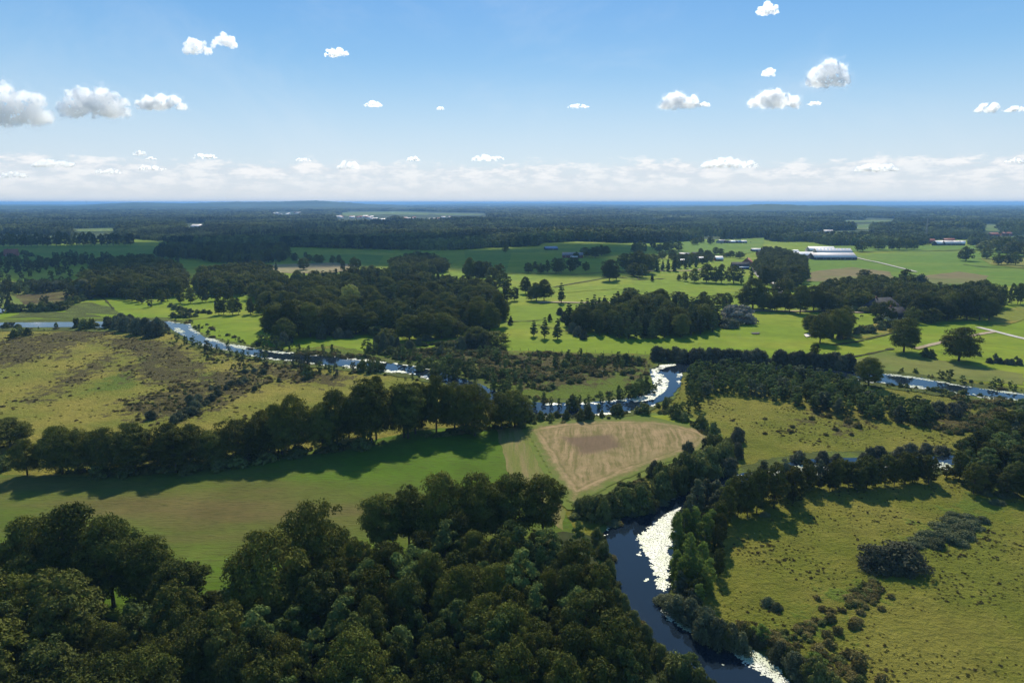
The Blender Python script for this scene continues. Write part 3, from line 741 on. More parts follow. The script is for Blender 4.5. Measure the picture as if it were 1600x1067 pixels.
# far, lighter meshes
make_proto('oak_f', 4, 'oak', 16, 15, 2.8, 95, 30, .55, 'oak', 5, .4)
make_proto('alder_f', 3, 'alder', 13, 8.5, 1.2, 60, 28, .46, 'alder', 3, .22)
make_proto('conifer_f', 3, 'conifer', 15, 6, .8, 80, 24, .45, 'conifer', 2, .24, rc=(.12, .18), squash=.7)
make_proto('shrub_f', 3, 'shrub', 5, 7, .1, 30, 26, .50, 'shrub', 2, .12, rc=(.14, .22), squash=.9)
make_proto('young_f', 3, 'alder', 8, 5, .4, 32, 28, .40, 'young', 2, .12)
make_proto('willow_f', 2, 'alder', 9, 8, .4, 40, 26, .50, 'willow', 2, .2)
make_proto('poplar_f', 1, 'poplar', 14, 3.4, 1.0, 30, 26, .50, 'young', 3, .2, rc=(.16, .24))
make_proto('far_a', 3, 'oak', 15, 13, 1.0, 40, 18, 1.1, 'far', 0, .4)
make_proto('far_b', 2, 'conifer', 17, 7.5, .5, 26, 12, 1.3, 'far', 0, .3, rc=(.14, .2))

FAR_OF = {'oak': 'oak_f', 'oaktall': 'oak_f', 'alder': 'alder_f', 'conifer': 'conifer_f', 'shrub': 'shrub_f', 'youngtree': 'young_f', 'willowtree': 'willow_f', 'poplar': 'poplar_f'}
INFO = {  # key: object name, category
 'oak': ('oak_tree', 'oak tree'), 'oaktall': ('oak_tree', 'oak tree'), 'alder': ('alder_tree', 'alder tree'), 'youngtree': ('young_tree', 'young tree'),
 'birch': ('birch_tree', 'birch tree'), 'willowtree': ('willow_tree', 'willow tree'), 'willow': ('willow_shrub', 'willow shrub'), 'silver': ('silver_willow', 'willow tree'),
 'greyshrub': ('grey_shrub', 'shrub'), 'shrub': ('shrub', 'shrub'), 'brown': ('brown_shrub', 'shrub'), 'bramble': ('bramble_mound', 'bramble'),
 'lime': ('broadleaf_tree', 'broadleaf tree'), 'poplar': ('poplar_tree', 'poplar tree'), 'conifer': ('conifer_tree', 'conifer'),
}
TREES = []
def T(key, x, y, h, w=None, label=None, group=None):
    TREES.append(dict(key=key, x=x, y=y, h=h, w=w, label=label, group=group, s=h / max(60, y)))
def single(key, px, base, top, wpx=None, label=None, group=None):
    x, y = G(px, base); h = max(.5, height_of(base, top))
    T(key, x, y, h, None if wpx is None else wpx * mpp(base) * 1.04, label, group)
def many(key, s, label, group, jit=0.0):
    for q in s.split():
        v = [float(a) for a in q.split(',')]
        px, base, top = v[:3]; w = v[3] if len(v) > 3 else None
        single(key, px + random.uniform(-jit, jit), base, top, w, label, group)
def stand(s, h, spacing, mix, label, group, hz=None, hv=.15, keep=None):
    """fill the ground under a canopy outline (outline given at crown height)"""
    z = (hz if hz is not None else h * .85)
    pts = [G(px, py, z) for px, py in P(s)]
    xs = [p[0] for p in pts]; ys = [p[1] for p in pts]
    cell = spacing * .72; grid = {}
    n = int((max(xs) - min(xs)) * (max(ys) - min(ys)) / (spacing ** 2) * 5)
    for _ in range(n):
        x, y = random.uniform(min(xs), max(xs)), random.uniform(min(ys), max(ys))
        if not inside((x, y), pts): continue
        gx, gy = int(x // spacing), int(y // spacing)
        if any((x - a) ** 2 + (y - b) ** 2 < (spacing * .8) ** 2 for i in (-1, 0, 1) for j in (-1, 0, 1) for a, b in grid.get((gx + i, gy + j), ())): continue
        if keep and not keep(x, y): continue
        grid.setdefault((gx, gy), []).append((x, y))
        u = random.random(); acc = 0
        for k, pr in mix:
            acc += pr
            if u <= acc: break
        hh = h * random.uniform(1 - hv, 1 + hv)
        T(k, x, y, hh, None, (label or {}).get(k) if isinstance(label, dict) else label, group)

def build_trees():
    order = {}
    for t in TREES: order.setdefault(INFO[t['key']][1], []).append(t)
    rest = {}
    for cat, ts in order.items():
        ts.sort(key=lambda t: (-(1 if (t['label'] and not t['group']) else 0), -t['s']))
        for i, t in enumerate(ts):
            k = t['key']; apparent = t['h'] / math.hypot(t['x'], t['y']) * F
            if i >= 296:
                rest.setdefault(cat, []).append(t); continue
            pk = k if (apparent > 26 or k not in FAR_OF) else FAR_OF[k]
            H, Wd, ms = PROTO[pk]
            cm, tm, jm = ms[random.randrange(len(ms))]
            sz = t['h'] / H; sx = (t['w'] / Wd) if t['w'] else sz * random.uniform(.9, 1.12)
            rot = random.random() * 6.283; nm = INFO[k][0]
            if apparent > 34:
                r = bpy.data.objects.new(nm, None); r.empty_display_size = 1
                C.objects.link(r)
                for pn, me in (('crown', cm), ('trunk', tm)):
                    c = bpy.data.objects.new(pn, me); C.objects.link(c); c.parent = r
            else:
                r = bpy.data.objects.new(nm, jm); C.objects.link(r)
            r.location = (t['x'], t['y'], 0.0); r.rotation_euler = (0, 0, rot)
            r.scale = (sx * random.uniform(.94, 1.06), sx * random.uniform(.94, 1.06), sz)
            tag(r, t['label'], cat, t['group'])
    return rest

# instancing for the masses nobody could count
PC = bpy.data.collections.new('prototypes')
def proto_collection(name, keys):
    pc = bpy.data.collections.new(name)
    for j, k in enumerate(keys):
        for i, ms in enumerate(PROTO[k][2]):
            o = bpy.data.objects.new('%s_%02d_%02d' % (name, j, i), ms[2])
            pc.objects.link(o)
    return pc
def scatter(name, pts, coll, label, cat):
    """pts: list of (x, y, z, sx, sz, rot, idx)"""
    a = np.array(pts, dtype=np.float32)
    me = bpy.data.meshes.new(name)
    me.vertices.add(len(a)); me.vertices.foreach_set('co', a[:, :3].ravel())
    for an, ty, data in (('scl', 'FLOAT_VECTOR', np.stack([a[:, 3], a[:, 3], a[:, 4]], 1)), ('rot', 'FLOAT', a[:, 5]), ('idx', 'INT', a[:, 6].astype(np.int32))):
        at = me.attributes.new(an, ty, 'POINT')
        at.data.foreach_set('vector' if ty == 'FLOAT_VECTOR' else 'value', data.ravel())
    o = link(bpy.data.objects.new(name, me))
    ng = bpy.data.node_groups.new(name, 'GeometryNodeTree')
    ng.interface.new_socket('Geometry', in_out='INPUT', socket_type='NodeSocketGeometry')
    ng.interface.new_socket('Geometry', in_out='OUTPUT', socket_type='NodeSocketGeometry')
    gi = N(ng, 'NodeGroupInput'); go = N(ng, 'NodeGroupOutput')
    ip = N(ng, 'GeometryNodeInstanceOnPoints'); ci = N(ng, 'GeometryNodeCollectionInfo')
    ci.inputs['Collection'].default_value = coll
    ci.inputs['Separate Children'].default_value = True
    ci.inputs['Reset Children'].default_value = True
    def na(n_, ty):
        q = N(ng, 'GeometryNodeInputNamedAttribute', data_type=ty); q.inputs['Name'].default_value = n_
        return q.outputs['Attribute']
    cx = N(ng, 'ShaderNodeCombineXYZ')
    L(ng, na('rot', 'FLOAT'), cx.inputs[2])
    L(ng, gi.outputs[0], ip.inputs['Points']); L(ng, ci.outputs[0], ip.inputs['Instance'])
    ip.inputs['Pick Instance'].default_value = True
    L(ng, na('idx', 'INT'), ip.inputs['Instance Index'])
    L(ng, cx.outputs[0], ip.inputs['Rotation'])
    L(ng, na('scl', 'FLOAT_VECTOR'), ip.inputs['Scale'])
    L(ng, ip.outputs[0], go.inputs[0])
    md = o.modifiers.new('scatter', 'NODES'); md.node_group = ng
    tag(o, label, cat, kind='stuff')
    return o
def scatter_rest(rest):
    for cat, ts in rest.items():
        keys = sorted({FAR_OF.get(t['key'], t['key']) for t in ts})
        off = {}; n = 0
        for k in keys: off[k] = n; n += len(PROTO[k][2])
        pc = proto_collection(cat.replace(' ', '_') + '_kinds', keys)
        pts = []
        for t in ts:
            k = FAR_OF.get(t['key'], t['key']); H, Wd, ms = PROTO[k]
            sz = t['h'] / H
            pts.append((t['x'], t['y'], 0, (t['w'] / Wd) if t['w'] else sz * random.uniform(.9, 1.12), sz, random.random() * 6.28, off[k] + random.randrange(len(ms))))
        scatter('background_' + cat.replace(' ', '_') + ('s' if not cat.endswith('s') else ''), pts, pc, 'further %ss filling the woods and copses behind the nearer ones' % cat, cat + 's')
# ---------------------------------------------------------------- where the trees stand
# the near wood at the bottom
stand("150,975 200,940 330,950 380,990 450,955 500,905 560,868 640,850 700,808 790,822 872,806 915,830 938,890 950,952 988,985 1022,1040 1062,1200 60,1200", 12, 4.7, [('alder', .58), ('oak', .16), ('youngtree', .26)],
      {'alder': 'dark green alder in the dense near wood left of the wide river bend', 'youngtree': 'small green tree among the alders of the dense near wood', 'oak': 'broad crowned oak among the alders of the dense near wood'}, 'trees of the dense near wood', hv=.26)
stand("-80,862 0,858 60,893 108,930 140,1000 150,1060 130,1220 -80,1220", 16, 6.6, [('oaktall', .35), ('alder', .65)],
      {'oaktall': 'tall oak in the corner wood below the young crop field', 'alder': 'green alder in the corner wood below the young crop field'}, 'trees of the corner wood')
for v, lb in (((15, 925, 850, 70), 'small oak at the outer end of the oak clump below the crop field'), ((62, 935, 798, 105), 'broad dark oak on the outer side of the clump below the crop field'),
          ((120, 945, 792, 120), 'tallest and widest oak of the clump below the crop field'), ((178, 948, 800, 100), 'oak at the field side of the clump below the crop field'),
          ((235, 950, 836, 90), 'round lighter oak beside the gap showing the crop field'), ((285, 975, 875, 80), 'low spreading oak running down to the corner of the crop field'),
          ((425, 985, 822, 130), 'huge dark round oak bulging into the crop field'), ((492, 935, 785, 105), 'dark oak standing behind the huge round oak'),
          ((598, 868, 766, 78), 'oak with bare lower trunk at the gap in the row by the crop field'), ((640, 865, 756, 56), 'slim oak next to the gap in the row by the crop field'),
          ((690, 858, 740, 92), 'tall oak with forked trunk in the middle of the row by the crop field'), ((748, 850, 737, 84), 'full oak in the row between crop field and near wood'),
          ((800, 842, 735, 84), 'dense oak near the harvested end of the row by the crop field'), ((848, 840, 742, 66), 'last oak of the row, beside the tip of the harvested field')):
    single('oak' if v[3] > 80 else 'oaktall', *v, label=lb)
many('alder', "330,985,925 360,1000,935 545,890,835 560,915,850 610,905,845 460,1010,930", 'bushy alder at the edge of the near wood', 'alders at the edge of the near wood')
many('shrub', "655,872,850,36 720,872,848,40 770,868,845,40 905,800,778,24 300,960,935,40 330,955,935,30", 'low dark bush between the oaks and the near wood', 'bushes under the oak row')
# the long belt of oaks across the middle
belt = "-25,705,625,90 12,702,638,76 45,742,672,50 100,737,658,64 135,738,655,60 162,739,652,60 195,737,660,55 225,736,652,64 262,734,655,60 300,731,652,62 335,728,650,55 368,723,628,72 405,718,640,58 432,713,625,56 465,708,612,66 500,704,612,56 530,700,602,60 562,695,590,66 592,689,586,58 620,684,582,60 650,681,582,54 682,678,586,56 712,676,588,52 742,676,590,62 775,672,597,62 805,667,604,56 250,722,668,44 415,705,640,44 545,685,604,44 660,668,594,46 725,665,598,46"
many('oak', belt, 'dark oak in the long tree belt between the yellow meadow and the crop field', 'oaks of the long tree belt')
many('oaktall', "80,740,662 210,741,660 280,737,660 450,712,622 575,694,592 640,684,588", 'slender oak in the long tree belt between meadow and crop field', 'slender oaks of the long tree belt')
many('shrub', "250,738,715,40 290,736,712,40 330,732,710,40 160,742,722,34 195,741,720,34 370,728,706,40 420,720,698,36 470,712,690,36 520,706,686,36 570,700,680,36 815,664,640,24 830,660,640,22 0,735,705,30", 'dark bush growing under the long tree belt', 'bushes under the long tree belt')

many('shrub', "942,872,842,22 952,905,872,24 956,935,900,26 972,955,925,26 988,985,950,30 1008,1010,975,30 1030,1038,1003,34 1048,1055,1020,34 932,850,822,22 962,950,915,26 1070,1070,1038,32", 'dark bush leaning over the water at the edge of the near wood', 'waterside bushes of the near wood')
# grey shrubs over the yellow meadow
many('willow', "236,655,641.1,20 272,662,647.2,15 280,656,641.2,22 286,650,638.5,18 300,648,633.2,20 305,640,623.6,20 298,634,616.0,18 310,627,614.7,15 322,632,623.8,14 332,625,614.3,18 341,618,607.3,15 331,608,601.4,12 341,608,601.4,12 354,608,600.6,12 362,603,593.2,16 370,601,593.6,11 375,600,591.0,15 382,597,588.0,14 383,582,574.6,12 398,582,574.6,12 412,584,575.8,14 398,610,601.8,10 436,596,589.4,8", 'round grey shrub in the line crossing the yellow meadow', 'grey shrubs crossing the yellow meadow')
many('shrub', "22,527,515,14 32,524,511,14 44,524,510,12 482,590,570,20 325,560,553,6", 'dark low bush standing in the yellow meadow', 'dark bushes in the yellow meadow')
# along the left arm of the river
many('shrub', "121,512,497,14 132,514,498,20 144,513,498,18 88,510,503,6 8,512,506,16 28,512,506,12", 'dark rounded bush at the water of the left river arm', 'dark bushes by the left river arm')
many('willow', "170,512,493,20 184,514,491,20 198,518,492,26 205,510,491,22 216,522,494,24 228,521,494,24 238,526,500,26 248,524,496,24 255,520,500,18 190,504,488,20", 'grey green willow in the big clump where the river appears', 'willows of the big riverside clump')
many('youngtree', "277,533,520 290,538,523 302,540,524 312,544,530 322,546,535 330,550,537 361,556,544 371,558,546 380,560,546 388,556,548 400,561,549 408,563,550 415,562,549 356,545,534 340,548,538 345,553,545 500,580,563 516,582,566", 'small green tree on the near bank of the left river arm', 'small trees on the near bank of the left river arm')
many('willowtree', "324,548,532 416,577,562,9 480,572,550,10 460,572,553,12 466,572,556,8 525,588,567,10 472,580,560,7 552,580,564,9", 'pale slender willow beside the left river arm', 'pale willows beside the left river arm')
many('shrub', "566,580,562,18 578,582,562,16 590,580,562,16 585,575,564,14 597,581,566,12", 'dark bush in the clump breaking the far river line', 'bushes breaking the far river line')
# marsh scrub between the river arms
many('youngtree', "405,540,522 415,543,518 425,538,521 430,545,525 440,548,532 455,548,534 465,550,534 480,548,538 505,548,536 520,552,538 575,556,530 585,552,533 610,555,536 622,560,540 630,562,540 640,560,545 650,562,548 655,568,550 672,572,556 690,575,553 700,570,550 706,580,556 716,585,560 728,590,566 735,580,560 752,560,540 760,555,536 772,560,540 780,565,545 790,575,555 690,590,565 700,592,568 712,593,570 760,590,572 770,592,575 785,590,572", 'small bushy tree scattered over the marsh between the river arms', 'small trees of the marsh', 2)
stand("770,575 820,570 830,590 800,602 760,600", 5, 4.5, [('youngtree', 1)], 'small green tree in the thicket behind the belt end', 'thicket behind the belt end')
stand("860,552 885,545 960,550 1000,555 960,566 900,566 865,562", 4.5, 6, [('youngtree', .7), ('shrub', .3)], {'youngtree': 'young green tree on the brown marsh inside the river loop', 'shrub': 'dark bush on the brown marsh inside the river loop'}, 'scrub inside the river loop')
stand("640,556 720,552 760,575 740,590 690,585 640,566", 4, 7, [('youngtree', .6), ('shrub', .4)], {'youngtree': 'young tree in the scrub along the marsh', 'shrub': 'dark bush in the scrub along the marsh'}, 'scrub along the marsh')
many('willow', "600,548,520,20 612,546,522,18 620,545,525,16 590,545,522,16 640,548,530,20 720,548,524,22 735,545,518,24 745,540,512,22 755,545,520,22 655,540,527,12 668,533,524,20 688,556,540,18", 'brown grey willow bush at the foot of the big mixed wood', 'willow bushes below the big mixed wood')
many('oak', "640,532,490,48 665,530,487,44 690,528,488,44 715,526,500,30 745,540,510,40 775,540,516,44 605,528,512,30 590,525,508,30", 'rounded tree in front of the big mixed wood', 'rounded trees in front of the big mixed wood')
# inside bank of the tight bend and the river reach below
many('youngtree', "1000,618,590 990,622,596 1010,612,588 982,622,598 970,625,606 1018,615,596 955,628,608 940,628,612 1030,602,590 1024,610,598 915,640,622 905,632,617 850,632,618 862,634,620 835,636,618 875,636,622", 'thin young tree on the marsh bank of the winding river', 'young trees on the winding bank', 1)
many('shrub', "895,640,617,26 918,655,632,20 907,658,638,14 965,648,628,24 1005,646,630,24 940,652,640,8 1040,636,620,12 885,655,640,14 870,652,642,12 825,656,640,20 845,656,642,16 860,656,645,14", 'dark round bush between the winding river and the harvested field', 'round bushes above the harvested field')
many('birch', "966,622,598,8 935,640,628,6", 'small light green birch by the winding river', 'small birches by the winding river')
# hedge along the pasture
hd = ' '.join('%g,%g,%g,%g' % (x, 563 + max(0, x - 1022) * .045 + random.uniform(-1, 1), 541 + max(0, x - 1022) * .034 + random.uniform(-2, 2), 27) for x in range(1024, 1330, 10) if not 1198 < x < 1206)
many('greyshrub', hd, 'dark grey bush in the long hedge below the bright pasture', 'bushes of the long hedge')
single('alder', 1271, 572, 536, 16, 'taller dark tree rising out of the long hedge')
# young woodland strip
stand("1072,580 1088,562 1150,563 1220,570 1290,575 1345,592 1330,600 1390,612 1436,618 1462,634 1440,642 1380,634 1310,626 1240,612 1180,598 1120,594 1090,600 1075,592", 6.5, 4.2, [('youngtree', .86), ('willowtree', .14)],
      {'youngtree': 'young green tree in the dense woodland strip along the river', 'willowtree': 'pale young willow in the dense woodland strip along the river'}, 'young woodland strip')
many('youngtree', "1078,625,596 1090,640,612 1075,645,625 1066,640,626 1060,645,628 1165,620,602 1105,618,600", 'young green tree at the edge of the river bend meadow', 'trees at the edge of the bend meadow')
many('greyshrub', "1488,650,628,34 1466,645,625,30 1440,640,622,26 1452,650,634,20 1500,640,625,24", 'grey mounded shrub at the tip of the young woodland strip', 'grey shrubs at the tip of the woodland strip')
many('youngtree', "1372,655,632 1365,650,630 1450,660,645 1455,655,640 1512,632,618 1395,640,625", 'small tree on the meadow beside the young woodland strip', 'small trees beside the woodland strip')
single('oak', 1357, 603, 556, 40, 'broad leafy oak standing at the water where the river widens')
many('youngtree', "1470,592,576 1482,592,574 1503,598,584 1555,605,588 1564,604,592 1578,608,594 1548,608,594 1585,612,600 1430,583,574 1410,582,574", 'small bushy tree on the far bank under the solitary oaks', 'small trees on the far bank')
single('oak', 1412, 550, 497, 50, 'large solitary oak with ragged crown in the pasture')
single('oak', 1498, 564, 512, 56, 'wide round solitary oak beside the sandy track')
many('shrub', "1445,558,543,14 1455,560,546,14 1530,557,550,8 1555,560,552,8 1588,562,556,6", 'dark bush near the solitary oaks', 'bushes near the solitary oaks')
many('greyshrub', ' '.join('%g,%g,%g,10' % (x, 567 + (x - 1548) * .09, 558 + (x - 1548) * .08) for x in range(1548, 1640, 7)), 'low grey bush in the short hedge beside the pasture', 'low grey hedge')
# willows and bushes by the near river
many('shrub', "925,815,772,34 940,818,770,30 955,806,762,36 972,800,752,34 990,795,748,34 1005,788,742,34 1020,780,728,40 1040,775,718,38 1055,768,715,34 1072,758,702,44 1092,750,692,44 1110,742,685,46 1128,732,680,40 1140,725,684,30 1120,715,668,26 1108,680,660,20 1098,672,650,20 1085,665,645,20 1072,658,640,20 1060,655,636,18 1050,651,632,18 1044,645,630,14 1146,712,680,22 1138,705,676,22 915,795,768,26", 'dark bush in the hedge between the harvested field and the near river', 'bushes of the field side hedge')
many('greyshrub', "1152,690,666,26 1075,715,688,26 1152,715,690,24 1022,745,718,24 1138,742,712,34 1105,705,682,24", 'pale topped shrub in the hedge around the harvested field', 'pale shrubs around the harvested field')
many('greyshrub', "1286,722,700,22 1308,722,706,16 1352,714,698,20 1340,716,702,16 1398,712,694,20 1372,713,697,20 1425,712,696,20 1450,710,694,20 1480,712,698,30 1505,706,690,24 1246,722,704,22", 'grey bush on the far bank behind the row of alders', 'grey bushes behind the row of alders')
many('willow', "990,805,796,30 1012,800,788,26 960,822,812,24 1035,790,780,20", 'low green bank shrub at the water under the hedge', 'low bank shrubs')
many('birch', "1068,852,785,26 1055,868,790,24 1085,848,782,24 1101,862,790,26 1111,850,786,24 1075,915,822,28 1063,928,862,26 1089,932,862,28 1105,925,866,24 1097,898,836,24 1055,905,852,22 1138,800,738,26 1090,955,905,20 1068,880,825,24", 'light green young birch on the inner bank of the wide river bend', 'young birches on the wide bend')
many('willowtree', "1088,805,742,28 1074,840,768,24 1102,790,745,26 1118,785,745,24 1062,935,886,22 1120,812,760,28 1280,762,712,22 1190,780,715,28 1222,775,712,26 1150,780,742,24 1345,760,722,24", 'silvery willow tree between the river and the grazed meadow', 'silvery willows on the near river')
many('alder', "1132,818,755,26 1150,808,742,30 1168,802,726,34 1182,798,715,36 1205,792,716,36 1228,786,716,36 1120,850,790,30 1130,838,775,30 1122,875,822,22 1115,902,855,22 1106,945,890,22 1240,775,725,28 1262,766,722,26", 'dark alder in the curved row on the meadow side of the near river', 'alders of the curved row')
many('alder', "1290,764,726,24 1309,764,722,24 1329,763,722,24 1351,762,720,24 1373,760,718,26 1394,758,718,26 1413,756,718,24 1430,754,718,24 1252,770,728,24 1274,766,726,22 1300,765,722,24 1318,762,716,26 1340,762,716,28 1362,760,712,30 1384,758,712,30 1404,756,710,28 1422,755,714,26 1438,752,712,26 1450,748,715,22 1478,746,724,18 1495,745,728,16 1325,768,728,20", 'rounded dark alder in the straight row above the grazed meadow', 'alders of the straight row')
many('willow', "1062,965,928,44 1080,975,935,44 1098,985,942,44 1100,1002,955,40 1120,1008,962,44 1140,1012,972,40 1155,1018,985,36 1040,945,928,36 1218,1035,1000,34 1240,1055,1015,40 1262,1072,1030,40 1185,1008,985,30 1080,955,920,40", 'grey green willow bush crowding the inner bank of the near river', 'willow bushes on the inner bank')
many('shrub', "1135,1012,975,32 1272,1075,1025,44 1275,1085,1035,40 1165,1002,975,26 1232,1040,1010,30 1300,1090,1050,36 1060,1075,1020,50 1090,1100,1045,50", 'dark bush at the lower bend of the near river', 'dark bushes at the lower bend')
many('birch', "1190,1008,970,22 1272,1060,1012,36 1175,1000,975,18", 'yellow green young birch at the lower bend of the near river', 'birches at the lower bend')
single('youngtree', 1075, 1080, 1022, 44, 'bushy young tree leaning over the water at the bottom of the river')
# grazed meadow details
single('greyshrub', 1402, 884, 848, 88, 'large dark grey thicket in the grazed meadow, the taller half')
single('greyshrub', 1368, 884, 853, 66, 'lower half of the large dark grey thicket in the grazed meadow')
single('greyshrub', 1424, 886, 860, 46, 'low grey thorn bush at the bramble end of the large thicket')
many('bramble', "1440,848,838,34 1462,852,839,38 1488,846,832,40 1508,840,828,34 1452,838,827,32 1476,840,826,36 1502,830,818,36 1522,824,813,30 1470,826,815,34 1493,818,807,34 1512,812,802,28 1428,853,845,28 1488,808,799,26 1534,815,806,22 1500,850,842,26", 'low rounded bramble mound in the heap beyond the dark thicket', 'bramble mounds')
many('bramble', "1530,766,758,22 1542,774,766,20 1560,772,765,24 1578,775,768,24 1552,784,777,24", 'flat bramble clump below the end of the alder row', 'bramble clumps below the alder row')
many('bramble', "1200,945,932,24 1214,952,941,22", 'small dark bramble tuft alone in the grazed meadow', 'dark tufts in the grazed meadow')
many('bramble', "1195,806,799,18", 'flat bramble patch in the shade of the curved row', 'patch in the shade')
many('brown', "1262,1010,992,26 1285,1003,985,26 1275,1018,1000,30 1300,995,978,22 1310,985,965,24 1322,980,962,22 1330,968,952,24 1336,975,958,20 1315,975,958,18 1345,950,938,16 1362,945,934,14 1300,940,928,16 1280,945,935,12 1350,962,950,16 1330,1035,1012,28 1345,1045,1020,28 1358,1052,1030,22 1318,1025,1008,20 1368,930,918,14 1380,932,920,12 1170,995,975,22 1200,1000,980,24", 'low brown shrub along the shallow ditch in the grazed meadow', 'brown shrubs along the meadow ditch')
many('brown', "1275,642,630,14 1268,655,646,12 1235,675,668,14 1245,708,700,14 1295,652,640,16 1325,660,648,16 1340,668,655,16 1305,672,664,12 1238,668,660,10 1195,655,650,10 1330,680,672,10 1290,680,673,10 1195,678,672,10", 'olive brown tussock bush on the bend meadow', 'tussock bushes on the bend meadow')
# the thicket at the far right
stand("1492,702 1520,680 1560,655 1600,628 1760,600 1760,760 1600,748 1530,735 1500,722", 8, 4.6, [('alder', .45), ('youngtree', .40), ('willowtree', .15)],
      {'alder': 'dark alder in the tall thicket closing the river', 'youngtree': 'green young tree in the tall thicket closing the river', 'willowtree': 'grey willow in the tall thicket closing the river'}, 'tall riverside thicket')
# mixed wood in the middle distance
stand("415,482 430,462 405,455 395,440 410,428 470,427 560,420 650,422 720,430 772,442 784,470 760,485 690,490 600,488 500,490 430,492", 15, 7.0, [('conifer', .66), ('oak', .34)],
      {'conifer': 'dark conifer in the big mixed wood', 'oak': 'broadleaf tree in the big mixed wood'}, 'big mixed wood')
many('oak', "430,528,476,40 455,528,466,48 485,526,470,46 515,524,478,44 445,535,495,36 700,520,480,40 765,520,470,36 780,510,455,30 745,518,470,40", 'big dark tree on the pasture side of the big mixed wood', 'edge trees of the big mixed wood')
many('greyshrub', "432,538,522,12 444,540,518,16 452,536,520,14 505,530,505,14 530,528,512,20 545,528,515,18 500,530,512,12", 'pale shrub at the foot of the big mixed wood', 'pale shrubs below the big mixed wood')
single('lime', 549, 492, 442, 34, 'bright yellow green tree standing out of the big mixed wood')
stand("884,480 925,464 975,458 1040,458 1100,466 1124,478 1128,486 1060,496 990,499 935,492 897,486", 14, 5.8, [('conifer', .85), ('oak', .15)],
      {'conifer': 'dark conifer in the compact wood right of the pines', 'oak': 'broadleaf tree in the compact wood right of the pines'}, 'compact conifer wood')
many('oak', "985,465,448,26 1020,465,455,20 1060,470,455,24 1125,478,458,30 1135,482,458,24 1100,470,456,20", 'broadleaf tree behind the compact conifer wood', 'trees behind the compact wood')
single('silver', 1153, 503, 474, 62, 'wide silvery willow dome at the end of the compact conifer wood')
many('greyshrub', "1140,512,496,32 1128,510,498,20 882,502,486,14 888,508,492,14 895,520,502,18 903,525,508,16 912,530,514,14 875,492,480,12", 'pale grey shrub at the foot of the compact conifer wood', 'pale shrubs at the compact wood')
for v, lb in (((834, 526, 498, 15), 'first of three conical trees standing in the pasture, away from the wood'), ((851, 529, 493, 17), 'middle one of three conical trees standing in the pasture'),
              ((871, 530, 494, 19), 'conical tree of the three that touches the compact wood'), ((798, 507, 492, 10), 'small conical tree alone beside the pasture ditch'),
              ((859, 502, 489, 10), 'small conical tree against the corner of the compact wood'), ((1019, 440, 427, 8), 'small dark cone shaped tree beside the ditch in the bright pasture')):
    single('conifer', *v, label=lb)
# copses and field trees (unique where they stand alone)
for k, v, lb in (('oak', (826, 427, 409, 14), 'small tree at the open end of the field row'), ('oak', (836, 421, 408, 9), 'small tree half behind the first field row tree'),
                 ('oak', (915, 424, 408, 13), 'lone small tree between the field row and the great oak'), ('oak', (952, 440, 406, 30), 'great oak standing alone beside the ditch in the bright pasture'),
                 ('conifer', (963, 438, 407, 14), 'narrow dark tree leaning on the great oak'), ('oak', (821, 459, 432, 16), 'round crowned tree near the farm lane pines'),
                 ('conifer', (877, 474, 439, 16), 'upright dark tree at the corner where the lane meets the compact wood'),
                 ('oak', (1061, 439, 428, 8), 'smallest tree at the open end of the lane row'), ('oak', (1070, 440, 424, 9), 'second small tree at the open end of the lane row'),
                 ('poplar', (1159, 444, 420, 7), 'slim poplar below the farmhouse'), ('poplar', (1173, 440, 415, 8), 'second slim poplar, beside the curved lane'),
                 ('oak', (1156, 404, 392, 15), 'round tree alone in the far pasture above the farmhouse'),
                 ('oak', (1509, 408, 384, 23), 'large double crowned tree alone in the wide field'), ('oak', (1541, 405, 386, 17), 'round tree at the brown strip in the wide field'),
                 ('oak', (1350, 436, 420, 22), 'dark round tree on the field side of the hamlet copse'), ('oak', (1415, 443, 421, 26), 'dark domed tree on the field side behind the thatched roofs'),
                 ('oak', (1467, 461, 440, 28), 'very dark domed tree at the edge of the wide field'), ('greyshrub', (1437, 458, 427, 30), 'brownish tree behind the thatched roofs'),
                 ('lime', (1346, 480, 453, 34), 'olive green tree in front of the hamlet copse'), ('oak', (1176, 482, 435, 44), 'tall light oak over the silvery willow dome'),
                 ('oak', (1250, 490, 446, 34), 'tall vase shaped tree on the lane'), ('oak', (1271, 486, 446, 32), 'light green tree with dark lower half on the lane'),
                 ('oak', (1281, 536, 490, 36), 'round tree at the white puddle in the bright pasture'), ('oak', (1310, 530, 480, 44), 'broad dark tree behind the round tree at the puddle'),
                 ('oak', (1540, 495, 456, 26), 'tree at the corner of the maize field')):
    single(k, *v, label=lb)
many('oak', "846,428,411,12 856,427,409,10 868,427,403,16 880,426,404,16 891,426,403,16 900,420,404,14 874,427,410,9", 'tree in the small row across the bright pasture', 'small row across the bright pasture')
many('oak', "804,470,447,14 793,472,445,16 786,455,425,26 780,440,410,20 750,440,408,24 735,440,400,22 770,442,415,24 760,432,408,20 728,430,412,12 775,480,450,16 790,490,470,14 780,500,470,18", 'tree in the ragged edge between mixed wood and pasture', 'ragged wood edge trees')
many('oak', "838,470,440,24 850,470,437,26 830,470,448,16", 'tree in the rounded copse beside the lane', 'rounded copse beside the lane')
many('oak', "1084,442,418,18 1103,442,414,22 1117,443,415,16 1128,443,413,18 1143,443,413,24", 'tall tree in the row below the farmyard', 'row below the farmyard')
many('oak', "1196,486,456,24 1207,486,458,20 1215,486,455,20 1222,486,454,20 1188,482,455,20 1232,488,458,20 1160,480,462,20", 'tree in the row along the lane before the hamlet', 'lane row before the hamlet')
